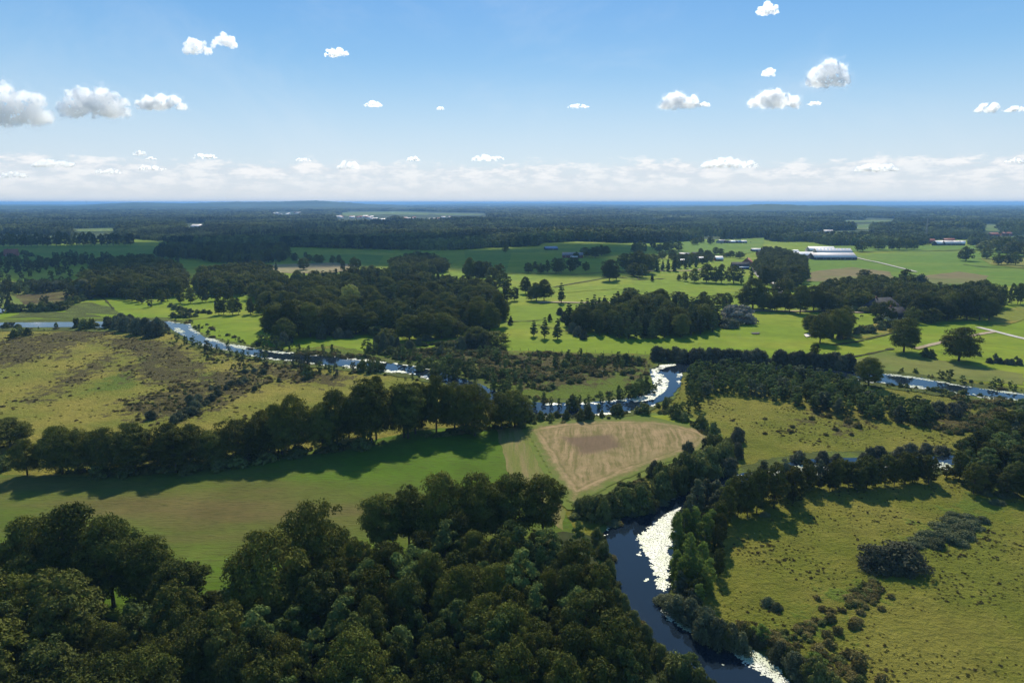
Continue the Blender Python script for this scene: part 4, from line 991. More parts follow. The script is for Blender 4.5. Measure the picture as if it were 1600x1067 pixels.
many('oak', "984,424,394,34 998,427,392,34 1010,428,396,28 975,418,395,24 990,432,410,24 1003,434,412,20", 'tree in the large copse in the bright pasture', 'large copse in the bright pasture')
many('conifer', "1026,424,401 1035,423,405 1044,424,402 1018,422,412 1054,424,398 1060,420,402 1068,420,400 1078,418,400 1086,418,400", 'narrow tree along the farmyard lane', 'narrow trees along the farmyard lane')
stand("1046,398 1080,396 1110,392 1120,400 1100,406 1060,408", 7, 8, [('oak', .7), ('conifer', .3)], {'oak': 'garden tree among the farmyard roofs', 'conifer': 'garden conifer among the farmyard roofs'}, 'farmyard garden trees')
many('oak', "1118,398,386,10 1126,398,388,10 1142,402,392,14 1095,398,388,10 1105,400,390,10 1135,402,394,14", 'garden tree behind the farmhouse', 'garden trees behind the farmhouse')
stand("1180,410 1195,386 1220,388 1255,398 1262,415 1256,428 1230,440 1222,428 1212,416 1195,424", 11, 9, [('oak', 1)], 'tree in the round copse between farmhouse and big barns', 'copse between farmhouse and barns', keep=lambda x, y: not (G(1205, 424)[0] < x < G(1230, 424)[0] and abs(y - G(1216, 421)[1]) < 14))
many('oak', "1195,450,418,26 1210,445,416,24 1215,465,440,26 1228,460,436,26 1235,452,425,26 1245,442,412,30", 'broad tree along the curved farm lane', 'trees along the curved farm lane')
stand("1280,450 1290,440 1340,432 1380,430 1420,434 1450,440 1470,450 1540,440 1556,445 1560,462 1530,470 1480,478 1440,476 1425,466 1400,455 1360,462 1330,462 1290,468", 12, 8.5, [('oak', 1)], 'tree in the broad copse around the thatched farm', 'broad copse around the farm',
      keep=lambda x, y: not (G(1360, 480)[0] < x < G(1402, 480)[0] and G(1380, 492)[1] < y < G(1380, 470)[1]))
many('oak', "1440,500,458,34 1460,500,462,30 1485,498,455,36 1510,500,452,36 1530,500,455,36 1545,500,462,26 1455,505,480,30 1415,488,462,26 1425,505,478,24 1388,494,470,22 1392,500,480,18", 'dark tree in the front of the copse beside the maize field', 'front of the farm copse')
many('oak', ' '.join('%g,475,446,13' % x for x in range(1568, 1660, 9)), 'tree of the straight avenue at the field edge', 'straight avenue')
many('oak', "1265,520,490,26 1320,520,478,30 1295,515,482,34", 'dark tree in the clump at the puddle pasture', 'clump at the puddle pasture')
many('shrub', "1345,520,508,20 1360,520,507,20 1375,515,502,18 1385,512,500,16 1372,505,492,18 1350,488,478,24 1335,486,478,18 1395,512,500,14 1325,530,515,16 1402,515,500,16", 'garden bush before the thatched farm', 'garden bushes before the farm')
many('greyshrub', "1296,528,514,12 1312,530,516,12 1338,522,510,12 1355,516,508,12", 'pale bush at the foot of the puddle clump', 'pale bushes at the puddle clump')
many('oak', "1560,414,396,14 1573,414,394,14 1587,415,394,16 1565,395,372,30 1585,400,376,28 1545,392,375,30 1600,400,378,30 1620,404,380,30", 'tree in the group at the end of the brown strip', 'group at the brown strip')
many('oak', "1340,393,377,10 1348,393,376,12 1373,391,373,18 1393,391,375,12 1405,391,372,18 1360,388,372,14 1416,390,372,16 1428,390,374,14", 'round tree on the far edge of the wide field', 'round trees on the far field edge')
many('oak', "790,395,380,10 914,402,386,18 930,403,384,20 940,400,382,20 947,398,384,14 900,404,393,10", 'tree beside the red walled barn', 'trees beside the red walled barn')
many('oak', "991,396,378,12 1000,397,377,14 1006,395,380,12 1020,390,374,12 1040,393,378,16 1030,394,380,14 1048,390,376,14 1035,405,392,14 1050,402,390,14 1022,412,396,20 1060,392,378,14 1086,383,371,12 1096,380,370,10 1110,382,370,12", 'round tree in the loose group beyond the bright pasture', 'loose group beyond the pasture')
# left copses
stand("118,440 140,420 175,404 232,400 278,410 286,428 280,436 262,444 215,440 165,440 125,442", 15, 8.5, [('oak', 1)], 'tree in the rounded dark wood behind the willows', 'rounded dark wood')
stand("302,432 320,418 362,410 410,412 436,424 410,434 372,440 330,440 306,438", 14, 8.5, [('oak', .8), ('conifer', .2)], {'oak': 'tree in the dark copse left of the mixed wood', 'conifer': 'conifer in the dark copse beside the mixed wood'}, 'dark copse left of the mixed wood')
many('willowtree', "52,456,438,16 62,457,437,16 72,458,438,16 84,456,438,16 92,454,437,14 8,486,457,14 16,486,456,12 108,470,443,14 116,472,446,12 72,483,460,12", 'grey green willow by the left pond', 'willows by the left pond')
many('willowtree', "132,466,433,26 124,462,440,18 140,468,440,14", 'yellowish willow at the corner of the pasture', 'yellowish willows at the pasture corner')
many('shrub', "22,487,470,16 34,487,474,16 46,486,472,14 56,487,474,14 66,487,472,16 80,486,473,18 94,485,471,20 102,482,470,14 108,478,462,10 118,474,462,12 128,470,458,12", 'dark bush in the hedge around the left marsh field', 'hedge around the left marsh field')
stand("-60,444 0,438 60,436 110,434 112,442 60,447 -60,450", 8, 6, [('alder', .7), ('youngtree', .3)], {'alder': 'dark tree in the strip behind the left pond', 'youngtree': 'small tree in the strip behind the left pond'}, 'strip behind the left pond')
many('alder', "10,428,412 40,425,410 52,425,408 28,428,410 60,420,405 75,418,405 84,416,403 120,404,392 105,403,393 90,400,394 98,403,393 135,405,393 145,405,395 160,403,393 112,404,390 65,415,404", 'small dark tree in the shaded fields', 'small trees in the shaded fields')
many('alder', "180,465,447 190,467,450 198,468,450 206,470,450 214,472,450 222,475,460 235,480,462 175,462,448 168,460,448", 'small dark tree along the wood edge above the pasture', 'small trees above the pasture')
many('oak', "252,474,452,14 282,474,452,14 298,474,449,16 316,472,446,12 322,472,450,12 338,470,450,18 355,470,448,20 262,470,450,12", 'slim field tree in the row right of the pasture', 'slim field trees')
many('oak', "340,492,466,16 350,492,468,14 362,492,464,14 374,492,464,12 392,491,462,14 399,491,464,12 411,491,465,14", 'slim tree in the hedgerow between two pastures', 'hedgerow between two pastures')
many('shrub', "272,484,476,12 284,486,478,12 292,487,480,10 300,489,482,10 310,490,483,10 318,490,484,10 328,491,484,10 272,497,488,12 284,496,486,14 294,497,487,14 305,496,489,10 265,480,474,10", 'low bush in the hedgerow between two pastures', 'low hedgerow between two pastures')
stand("612,404 640,396 672,396 696,404 694,412 650,415 615,414", 12, 9, [('oak', 1)], 'tree in the sunlit copse before the dark forest', 'sunlit copse before the dark forest')
many('oak', "461,409,394,10 475,422,401,18 484,411,398,12 495,412,397,12 502,412,397,10 520,412,398,10 530,412,398,10 536,424,405,8 553,424,400,14 478,404,394,8 560,422,405,12", 'single field tree in front of the dark forest', 'field trees in front of the dark forest')
many('conifer', "408,398,385 431,424,408 272,400,388 290,405,390 300,402,390 320,402,388 330,402,387 345,402,386 275,410,392", 'dark narrow tree in the shaded field', 'narrow trees in the shaded field')
stand("240,388 250,380 300,378 400,380 440,376 452,388 440,396 380,400 320,396 300,392 250,392", 13, 10, [('oak', .6), ('conifer', .4)], {'oak': 'tree of the shaded grove before the forest', 'conifer': 'conifer of the shaded grove before the forest'}, 'shaded grove')
stand("-100,398 0,396 120,394 235,396 240,408 180,416 100,424 0,430 -100,434", 9, 26, [('alder', 1)], 'tree scattered over the shaded fields', 'scattered trees of the shaded fields')
stand("-200,404 0,402 110,400 240,399 240,404 110,407 0,412 -200,416", 9, 13, [('alder', 1)], 'tree in the hedge line crossing the shaded fields', 'hedge line across the shaded fields')
# avenue at the far left
many('oak', ' '.join('%g,%g,%g,%g' % (x, 386 - abs(x) * .012, 364 + random.uniform(-1, 2), 12) for x in range(-40, 205, 9)), 'tree of the long avenue across the shaded fields', 'long avenue across the shaded fields')
many('shrub', "6,400,392,14 38,398,390,14 48,401,394,14 18,402,396,12", 'dark bush around the red roofed house', 'bushes around the red roofed house')
single('oak', 1376, 500, 472, 24, 'round tree hiding the foot of the big dark roofed farmhouse')
single('oak', 1392, 497, 474, 20, 'round tree between the big farmhouse and the white gabled house')
single('oak', 1366, 492, 470, 18, 'small round tree at the lane side of the big farmhouse')
for t in TREES:      # real rows are never even
    if t['group'] and ('belt' in t['group'] or 'row' in t['group'] or 'avenue' in t['group'] or 'hedge' in t['group']):
        f_ = random.uniform(.80, 1.14) if 'belt' in t['group'] else random.uniform(.9, 1.15); t['h'] *= f_
        if t['w']: t['w'] *= random.uniform(.9, 1.25)
        t['x'] += random.gauss(0, 1.0); t['y'] += random.gauss(0, 1.2)
        if 'belt' in t['group']: t['h'] *= .93; t['w'] = (t['w'] or t['h'] * .8) * .9
        if 'belt' in t['group'] and t['x'] < -80: t['h'] *= .9
        if 'curved' in t['group'] or 'hedge between' in (t['label'] or ''): t['h'] *= .88
    if t['group'] == 'trees of the dense near wood' and t['key'] != 'willowtree':
        t['w'] = PROTO[t['key']][1] * t['h'] / PROTO[t['key']][0] * random.uniform(.62, .92)
    if t['key'] == 'brown': t['h'] *= .62; t['w'] = (t['w'] or 3) * .85
rest = build_trees()
scatter_rest(rest)

# ---------------------------------------------------------------- the far forest
def widen(s, k=.18):
    pl = P(s); cy = sum(p[1] for p in pl) / len(pl)
    return [(x, y + (max(0, y - 317) * k if y > cy else 0)) for x, y in pl]
GAPS = [poly_px(widen(s) if max(p[1] for p in P(s)) < 372 else P(s)) for s in (
 "-400,388 235,386 330,397 330,402 230,408 -400,424", "450,398 575,394 600,402 590,413 460,414", "725,390 870,383 1010,379 1010,420 725,440",
 "1060,378 1195,372 1200,420 1060,420", "1255,362 1345,360 1345,369 1255,372", "1262,384 1800,384 1800,470 1262,470",
 "108,358 182,356 184,363 116,365", "530,332 620,330 760,333 762,339 530,340", "525,337 612,337 612,346 525,346", "626,341 706,341 706,345 626,345", "1333,350 1363,348 1363,361 1334,360", "1534,350 1563,350 1562,364 1534,363",
 "1315,344 1400,344 1390,349 1318,349", "1530,369 1800,367 1800,378 1555,378", "1100,370 1125,370 1125,381 1090,381", "845,383 880,383 880,392 845,392",
 "290,349 322,349 322,356 288,357", "428,331 470,331 470,337 424,338", "250,380 300,380 300,392 250,392", "1450,375 1515,375 1515,386 1445,386")]
GB = [(min(p[0] for p in g), max(p[0] for p in g), min(p[1] for p in g), max(p[1] for p in g), g) for g in GAPS]
def in_gap(x, y):
    for a, b_, c_, d_, g in GB:
        if a <= x <= b_ and c_ <= y <= d_ and inside((x, y), g): return True
    return False
FOR = poly_px(P("-700,366 -40,366 100,368 235,376 300,382 450,386 560,389 640,391 725,391 832,389 845,380 900,377 1000,381 1060,378 1100,379 1130,378 1180,372 1210,378 1262,378 1330,390 1430,390 1530,391 1560,391 1800,396 2300,396")) 
FOR = FOR + [G(2300, 334), G(-700, 334)]
rng = random.Random(5)
pts = []
def forest_band(y0, y1, sp, s0):
    y = y0
    while y < y1:
        x = -y * .82
        while x < y * .82:
            xx, yy = x + rng.uniform(-.45, .45) * sp, y + rng.uniform(-.45, .45) * sp
            ok = inside((xx, yy), FOR) if y < 2600 else True
            if ok and not in_gap(xx, yy):
                n = noise.noise(Vector((xx * .0021, yy * .0009, 2)))
                if y > 1700 and n > .33: x += sp; continue
                con = noise.noise(Vector((xx * .003, yy * .002, 8))) > .05
                st_ = noise.noise(Vector((xx * .0016, yy * .0024, 21)))
                h = (1 + .55 * st_ + .2 * noise.noise(Vector((xx * .006, yy * .006, 5)))) * rng.uniform(.75, 1.2) * s0
                pts.append((xx, yy, 0, h * (sp / 9.0 if sp > 9 else 1), h, rng.random() * 6.28, (3 + rng.randrange(2)) if con else rng.randrange(3)))
            x += sp
        y += sp
forest_band(830, 1500, 9.5, 1.0)
forest_band(1500, 2800, 12, 1.0)
forest_band(2800, 6000, 26, 1.05)
forest_band(6000, 14000, 70, 1.05)
scatter('distant_forest', pts, proto_collection('forest_kinds', ['far_a', 'far_b']), 'wide dark forest stretching to the horizon', 'forest')
from collections import Counter
print(Counter(INFO[t['key']][1] for t in TREES))
print('forest points', len(pts), 'trees', len(TREES))

# rough tufts over the meadows
def tuft_mesh(seed, leaf, mat_, n=26, r=.5, h=.4):
    rng = np.random.default_rng(seed)
    V = []
    for i in range(n):
        a = rng.random() * 6.28; d = r * rng.random() ** .6; x, y = math.cos(a) * d, math.sin(a) * d
        b = rng.random() * 6.28; w = leaf * .5; hh = h * (1 - .5 * d / r) * rng.uniform(.7, 1.3)
        lx, ly = rng.normal(0, .25, 2) * h
        V += [(x - math.cos(b) * w, y - math.sin(b) * w, 0), (x + math.cos(b) * w, y + math.sin(b) * w, 0), (x + math.cos(b) * w * .5 + lx, y + math.sin(b) * w * .5 + ly, hh), (x - math.cos(b) * w * .5 + lx, y - math.sin(b) * w * .5 + ly, hh * .9)]
    return mesh_np('tuft', V, list(range(len(V))), [4] * n, [mat_])
LM['tuft'] = leaf_mat('tussock_blades', (.150, .145, .035), (.200, .180, .045), (.11, .10, .03), .35)
LM['tuftbrown'] = leaf_mat('sedge_blades', (.11, .085, .035), (.14, .11, .045), (.09, .07, .03), .2)
PROTO['tuft'] = (1, 1, [(None, None, tuft_mesh(i, .28, LM['tuft'])) for i in range(3)])
PROTO['tuftb'] = (1, 1, [(None, None, tuft_mesh(9 + i, .34, LM['tuftbrown'], 30, .7, .6)) for i in range(3)])
def tufts(name, areas, dens, smin, smax, brown, label):
    pts = []
    for s in areas:
        pl = poly_px(P(s)); xs = [p[0] for p in pl]; ys = [p[1] for p in pl]
        n = int((max(xs) - min(xs)) * (max(ys) - min(ys)) * dens)
        for _ in range(n):
            x, y = rng.uniform(min(xs), max(xs)), rng.uniform(min(ys), max(ys))
            q = noise.noise(Vector((x * .06, y * .06, 3))) + .5 * noise.noise(Vector((x * .3, y * .3, 7)))
            if q + rng.uniform(-.35, .35) < 0 or not inside((x, y), pl): continue
            sc = rng.uniform(smin, smax) * (.7 + max(0, q))
            b = rng.random() < brown
            pts.append((x, y, .05, sc, sc * rng.uniform(.6, 1.1), rng.random() * 6.28, (3 if b else 0) + rng.randrange(3)))
    scatter(name, pts, proto_collection(name + '_kinds', ['tuft', 'tuftb']), label, 'grass')
    print(name, len(pts))
tufts('meadow_tussocks', ["1130,960 1120,900 1135,860 1190,800 1280,770 1440,760 1500,750 1650,760 1700,1150 1400,1150 1250,1040 1180,1000"], .8, .22, .6, .22, 'rough grass tussocks over the grazed meadow')
tufts('bend_tussocks', ["1050,630 1100,615 1200,625 1330,640 1450,665 1500,680 1480,700 1300,700 1150,690 1160,670 1080,640"], .4, .3, .75, .25, 'rough grass tussocks over the bend meadow')
tufts('sedge_tussocks', ["0,530 60,522 130,513 200,514 140,535 95,548 40,570 0,580", "28,628 60,610 90,588 130,570 170,550 215,520 240,530 190,560 150,590 100,612 65,628",
      "135,528 200,525 250,530 300,545 330,575 300,620 255,605 205,595 180,575 215,560 170,545", "170,640 220,618 260,608 290,598 330,580 400,575 440,590 400,610 360,630 300,655 250,660 200,655",
      "330,545 420,565 480,572 530,590 500,602 440,600 390,580", "640,548 700,546 790,552 860,553 940,556 1000,560 1020,575 960,590 900,588 860,600 800,602 740,585 690,565"], .14, .5, 1.1, .7, 'brown sedge tussocks in the wet hollows')
tufts('yellow_tussocks', ["-100,530 130,515 300,535 400,560 500,600 400,640 300,740 -100,740"], .05, .5, 1.3, .25, 'dry grass tussocks over the yellow meadow')

# weeds and low scrub: along the water and over the wet ground
def scrub(name, pts, label):
    scatter(name, pts, proto_collection(name + '_kinds', ['shrub_f', 'young_f', 'brown', 'willow_f']), label, 'scrub')
    print(name, len(pts))
NS = [len(PROTO[k][2]) for k in ('shrub_f', 'young_f', 'brown', 'willow_f')]
def pick(wts):
    u = rng.random(); a = 0
    for i, w_ in enumerate(wts):
        a += w_
        if u < a: break
    H = (5, 8, 1.6, 9)[i]
    return i, H, sum(NS[:i]) + rng.randrange(NS[i])
pts = []
def along(line, off, step, hmin, hmax, wts, side):
    P_ = [Vector(G(*p)) for p in line]
    for a, b_ in zip(P_, P_[1:]):
        d = b_ - a
        if d.length < .01 or d.length > 400: continue
        n_ = Vector((-d.y, d.x)).normalized() * side
        for k_ in range(int(d.length / step) + 1):
            q = noise.noise(Vector((a.x * .05 + k_ * .15, a.y * .05, 11)))
            if q + rng.uniform(-.25, .25) < -.05: continue
            p = a + d * rng.random() + n_ * (off[0] + (off[1] - off[0]) * rng.random() ** 1.6)
            i, H, ix = pick(wts); h_ = rng.uniform(hmin, hmax) * (1.6 if i == 1 else 1)
            s_ = h_ / H
            pts.append((p.x, p.y, .1, s_ * rng.uniform(.9, 1.6), s_, rng.random() * 6.28, ix))
along(B_TOP[3:], (2, 12), 1.8, .5, 1.7, (.45, .25, .2, .1), 1)
along(B_BOT[1:], (1, 10), 2.2, .4, 1.3, (.45, .25, .2, .1), 1)
along(RIV_A[:14], (-.5, 4), .9, .5, 1.5, (.5, .2, .2, .1), -1)
along(RIV_A[18:32], (.5, 6), .9, .5, 1.6, (.5, .2, .2, .1), -1)
scrub('waterside_scrub', pts, 'low weeds and bushes lining the river banks')
pts = []
for s_, n_, h0, h1, wts in (("640,548 700,546 790,552 860,553 940,556 1000,560 1020,575 960,590 900,600 860,610 800,605 740,585 690,565 600,560", 900, .5, 2.2, (.45, .25, .28, .02)),
                         ("430,550 520,552 600,560 600,566 480,556", 160, .5, 1.8, (.5, .2, .3, 0)), ("560,548 640,540 700,536 760,538 790,548 700,548 640,552 600,556", 260, .6, 2.5, (.6, .2, .1, .1)),
                         ("1430,638 1500,640 1580,640 1560,665 1490,680 1420,660", 300, .5, 1.8, (.4, .2, .35, .05)), ("1180,985 1240,985 1320,940 1360,900 1380,920 1340,975 1300,1010 1350,1067 1260,1067", 260, .3, .9, (.5, .1, .4, 0)),
                         ("170,640 220,618 300,596 400,575 440,590 400,610 360,630 300,655 200,660", 230, .3, .9, (.3, .05, .65, 0)), ("300,540 420,566 480,575 520,592 440,600 390,580 330,572", 150, .3, 1.1, (.4, .1, .5, 0)),
                         ("820,650 900,655 1040,636 1130,690 1160,720 1000,790 900,820 890,800 1000,745 1120,700 1060,648 940,650", 500, .4, 1.6, (.6, .25, .1, .05)), ("1380,602 1460,612 1520,640 1600,640 1600,630 1480,612", 120, .5, 2, (.5, .3, .1, .1)),
                         ("250,742 470,712 800,668 830,660 650,680 450,705 250,732 60,738", 500, .4, 1.5, (.7, .2, .1, 0))):
    pl = poly_px(P(s_)); xs = [p[0] for p in pl]; ys = [p[1] for p in pl]; k_ = 0; tries = 0
    while k_ < n_ and tries < 60000:
        tries += 1
        x, y = rng.uniform(min(xs), max(xs)), rng.uniform(min(ys), max(ys))
        if not inside((x, y), pl) or noise.noise(Vector((x * .07, y * .07, 31))) + rng.uniform(-.3, .3) < 0: continue
        i, H, ix = pick(wts); h_ = rng.uniform(h0, h1); q = h_ / H; k_ += 1
        pts.append((x, y, .05, q * rng.uniform(1, 1.7), q, rng.random() * 6.28, ix))
scrub('marsh_scrub', pts, 'low scrub and rank growth over the wet ground and field edges')
# ---------------------------------------------------------------- buildings
BM = {}
def bmat(k, c, **kw):
    if k not in BM: BM[k] = plain(k, c, **kw)
    return BM[k]
WALLR = bmat('red_brick_wall', (.20, .08, .055), scale=2); WALLW = bmat('white_wall', (.62, .60, .56)); WALLD = bmat('dark_board_wall', (.045, .045, .05)); WALLG = bmat('grey_wall', (.30, .29, .28))
ROOFP = bmat('pale_glare_sheet_roof', (.62, .54, .49), rough=.65, spec=.5, var=.06, scale=.3); ROOFW = bmat('white_glare_sheet_roof', (.80, .74, .68), rough=.6, spec=.5, var=.06)  # sun glare on the sheets is put into these bright base colours
ROOFD = bmat('dark_tile_roof', (.032, .032, .036), rough=.85, scale=2); ROOFR = bmat('red_tile_roof', (.26, .085, .055), rough=.7, scale=2); ROOFT = bmat('thatched_roof', (.085, .075, .065), scale=2); ROOFG = bmat('grey_sheet_roof', (.20, .185, .19), rough=.55)
ROOFB = bmat('blue_sheet_roof', (.12, .20, .30), rough=.6, spec=.3)
GLASS = bmat('window_glass', (.03, .04, .05), rough=.1, spec=.6); DOORM = bmat('barn_door', (.10, .09, .08)); SKYL = bmat('skylight_sheet', (.78, .78, .78), rough=.3, spec=.5)
def quad_mesh(name, V, quads, m, parent):
    lt = [len(q) for q in quads]; ff = [i for q in quads for i in q]
    o = link(bpy.data.objects.new(name, mesh_np(name, V, ff, lt, [m])), parent); return o
def box_vq(x0, x1, y0, y1, z0, z1, o=0):
    V = [(x0, y0, z0), (x1, y0, z0), (x1, y1, z0), (x0, y1, z0), (x0, y0, z1), (x1, y0, z1), (x1, y1, z1), (x0, y1, z1)]
    Q = [(0, 3, 2, 1), (4, 5, 6, 7), (0, 1, 5, 4), (1, 2, 6, 5), (2, 3, 7, 6), (3, 0, 4, 7)]
    return V, [tuple(i + o for i in q) for q in Q]
def house(name, px, py, w, d, hw, hr, yaw, wall, roof, label, cat, group=None, chimney=False, skylights=0, doors=1, windows=2, hip=0.0, detail=True):
    x, y = G(px, py)
    r = link(bpy.data.objects.new(name, None)); r.location = (x, y + d / 2, 0); r.rotation_euler = (0, 0, R(yaw))
    tag(r, label, cat, group)
    a, b_ = w / 2, d / 2
    V = [(-a, -b_, -.3), (a, -b_, -.3), (a, b_, -.3), (-a, b_, -.3), (-a, -b_, hw), (a, -b_, hw), (a, b_, hw), (-a, b_, hw), (-a + hip, 0, hw + hr - .12), (a - hip, 0, hw + hr - .12)]
    quad_mesh('wall', V, [(0, 1, 5, 4), (2, 3, 7, 6), (1, 2, 6, 5), (3, 0, 4, 7), (5, 6, 9), (7, 4, 8)], wall, r)
    e = .5; k = hr / b_
    zl = hw - k * e; A = a + .4; t = .18
    RV = [(-A, -b_ - e, zl), (A, -b_ - e, zl), (A - hip, 0, hw + hr), (-A + hip, 0, hw + hr), (A, b_ + e, zl), (-A, b_ + e, zl)]
    RV += [(p[0], p[1], p[2] + t) for p in RV]
    Q = [(0, 1, 2, 3), (3, 2, 4, 5), (9, 8, 7, 6), (11, 10, 8, 9), (0, 6, 7, 1), (4, 10, 11, 5), (1, 7, 8, 2), (2, 8, 10, 4), (3, 9, 6, 0), (5, 11, 9, 3)]
    ro = quad_mesh('roof', RV, Q, roof, r)
    if skylights:
        V = []; Q = []
        for i in range(skylights):
            cx = -a + (i + .5) * w / skylights; s = w / skylights * .26
            v = [(cx - s, -b_ * .42, hw + hr - k * b_ * .42 + t + .03), (cx + s, -b_ * .42, hw + hr - k * b_ * .42 + t + .03), (cx + s, -b_ * .06, hw + hr - k * b_ * .06 + t + .03), (cx - s, -b_ * .06, hw + hr - k * b_ * .06 + t + .03)]
            Q.append(tuple(range(len(V), len(V) + 4))); V += v
        quad_mesh('skylight', V, Q, SKYL, ro)
    if chimney:
        v, q = box_vq(-a * .5 - .45, -a * .5 + .45, -.4, .4, hw + hr - .5, hw + hr + 1.3); quad_mesh('chimney', v, q, WALLR, ro)
    if detail:
        for i in range(doors):
            cx = -a + (i + .5) * w / max(1, doors) + .1 * w
            v, q = box_vq(cx - 1.4, cx + 1.4, -b_ - .06, -b_ - .003, -.1, min(hw * .8, 3)); quad_mesh('door', v, q, DOORM, r)
        for i in range(windows):
            cx = -a + (i + .3) * w / windows; 
            v, q = box_vq(cx - .7, cx + .7, -b_ - .07, -b_ - .003, hw * .35, hw * .72); f = quad_mesh('window', v, q, WALLW, r)
            v, q = box_vq(cx - .55, cx + .55, -b_ - .09, -b_ - .072, hw * .40, hw * .67); quad_mesh('pane', v, q, GLASS, f)
    return r
house('cattle_barn', 1306, 406.5, 56, 24, 3.6, 5.2, -1, WALLD, ROOFP, 'long low barn with plain pale roof, the nearest of the big sheds', 'barn', doors=3, windows=6)
house('cattle_barn', 1305, 400.5, 50, 20, 5, 5.4, -1, WALLG, ROOFP, 'pale barn with a row of bright skylights along its ridge', 'barn', skylights=10)
house('cattle_barn', 1286, 396, 38, 20, 4.5, 5.0, -1, WALLG, ROOFW, 'white roofed barn at the back of the big sheds', 'barn')
house('machine_shed', 1251, 404, 42, 26, 4.2, 3.8, 3, WALLD, ROOFW, 'wide white roofed shed beside the big barns, half behind trees', 'shed')
house('tent_shed', 1244, 396, 9, 9, 2.5, 2.5, 20, WALLW, ROOFW, 'small white pointed shed behind the wide white shed', 'shed', windows=0, doors=0)
house('field_shed', 1184, 393.5, 17, 9, 2.8, 2.2, -2, WALLD, ROOFP, 'small low shed with pale roof in the far pasture', 'shed', windows=0)
house('farm_shed', 1216, 423.5, 20, 10, 3.2, 3.4, 0, WALLD, ROOFW, 'bright white roofed shed in the copse beside the curved lane', 'shed')
house('farmhouse', 1158, 420.5, 19, 9, 3.0, 4.6, -4, WALLD, ROOFD, 'long dark roofed farmhouse with blue grey lean-to beside the lane', 'farmhouse', windows=4)
house('lean_to', 1162, 421.5, 12, 3, 2.4, .8, -4, WALLD, ROOFB, 'low blue grey roofed lean-to in front of the dark farmhouse', 'shed', windows=0)
house('farmhouse', 1171, 417, 9, 15, 3.2, 6.5, 55, WALLR, ROOFR, 'steep red gabled farmhouse at the head of the curved lane', 'farmhouse', chimney=True)
house('barn', 895, 403.5, 28, 10, 4.2, 3.2, -1, WALLR, ROOFG, 'dark red walled barn with grey roof beside round trees', 'barn')
house('shed', 897, 404.5, 9, 4, 2.4, 1.2, -1, WALLR, ROOFP, 'small pale roofed lean-to before the red walled barn', 'shed', windows=0, doors=0)
house('shed', 861, 391, 20, 12, 2.6, 3.0, 12, WALLD, ROOFB, 'shed with light blue roof at the forest edge', 'shed', windows=0)
house('thatched_farmhouse', 1386, 489, 23, 15, 2.6, 7.0, 18, WALLD, ROOFD, 'big farmhouse with high dark roof among trees', 'farmhouse', hip=5, chimney=True)
house('house', 1402, 500, 13, 7.5, 2.6, 5.2, 8, WALLW, ROOFD, 'smaller house with steep black roof and white gable before the thatched farm', 'house', hip=1.5, chimney=True)
house('barn', 305, 357.5, 30, 34, 5, 7, -8, WALLG, ROOFP, 'far barn with large pinkish pale roof in the forest', 'barn')
house('red_roofed_house', 14, 401, 16, 11, 3, 7, 25, WALLR, ROOFR, 'house with steep red roof in the shaded fields', 'house', chimney=True)
house('greenhouse', 300, 383, 30, 8, 3, 1.8, 2, WALLD, ROOFB, 'long low shed with thin blue roof in the shaded grove', 'shed', windows=0)
house('shed', 290, 386, 14, 8, 3, 1.5, 2, WALLD, ROOFB, 'short low shed with blue roof left of the longer one', 'shed', windows=0)
house('barn', 1128, 380.5, 16, 10, 3.4, 3.2, 30, WALLG, ROOFG, 'grey barn at the end of the far farm row', 'barn')
for px, w, rf, lb in ((1146, 16, ROOFW, 'white roofed shed in the middle of the far farm row'), (1154, 10, ROOFB, 'bluish roofed shed in the far farm row'), (1163, 10, ROOFP, 'last pale shed in the far farm row'), (1137, 12, ROOFD, 'dark roofed shed in the far farm row')):
    house('shed', px, 380.5, w, 8, 3, 2.4, 0, WALLD, rf, lb, 'shed')
for px, py, w, rf, yw, lb in ((1094, 409, 9, ROOFW, 0, 'small pale roofed outbuilding on the farmyard lane'), (1088, 401, 12, ROOFD, 5, 'dark roofed house among the garden trees'), (1070, 402, 14, ROOFG, -5, 'grey roofed house at the quiet end of the farmyard'),
                          (1124, 408, 10, ROOFW, 8, 'little white greenhouse in the farmyard garden'), (1066, 413, 7, ROOFW, 20, 'small white roofed shed beside the narrow trees'), (1190, 399, 12, ROOFD, 20, 'dark roofed barn in the copse before the big sheds')):
    house('house', px, py, w, 7, 2.8, 3.2, yw, WALLR, rf, lb, 'house')
for px, py, w, d, rf, yw, lb in ((1469, 384, 26, 10, ROOFW, 30, 'white roofed barn with slanting end in the far hamlet'), (1484, 384, 16, 10, ROOFP, 0, 'low pale barn in the far hamlet'), (1497, 384, 12, 10, ROOFP, -5, 'pale gabled barn in the far hamlet'),
                             (1504, 384, 12, 10, ROOFW, -30, 'white barn sloping the other way in the far hamlet'), (1452, 381, 26, 12, ROOFR, 5, 'red brick house of the far hamlet'), (1485, 380, 20, 12, ROOFR, 0, 'red roofed house behind the white barns'),
                             (1555, 370, 22, 14, ROOFR, 10, 'red roofed house beside the sunny clearing'), (1575, 369, 20, 12, ROOFR, 0, 'orange red house at the forest clearing'),
                             (1250, 370, 24, 14, ROOFD, 0, 'dark roofed farm in the forest clearing'), (1239, 369, 12, 10, ROOFP, 0, 'small pale shed beside the dark farm in the clearing'), (1295, 365, 22, 10, ROOFP, 0, 'long pale shed in the forest clearing')):
    house('barn' if 'barn' in lb or 'shed' in lb else 'house', px, py, w, d, 4, 4.5, yw, WALLR if rf == ROOFR else WALLD, rf, lb, 'barn' if 'barn' in lb or 'shed' in lb else 'house', detail=True)
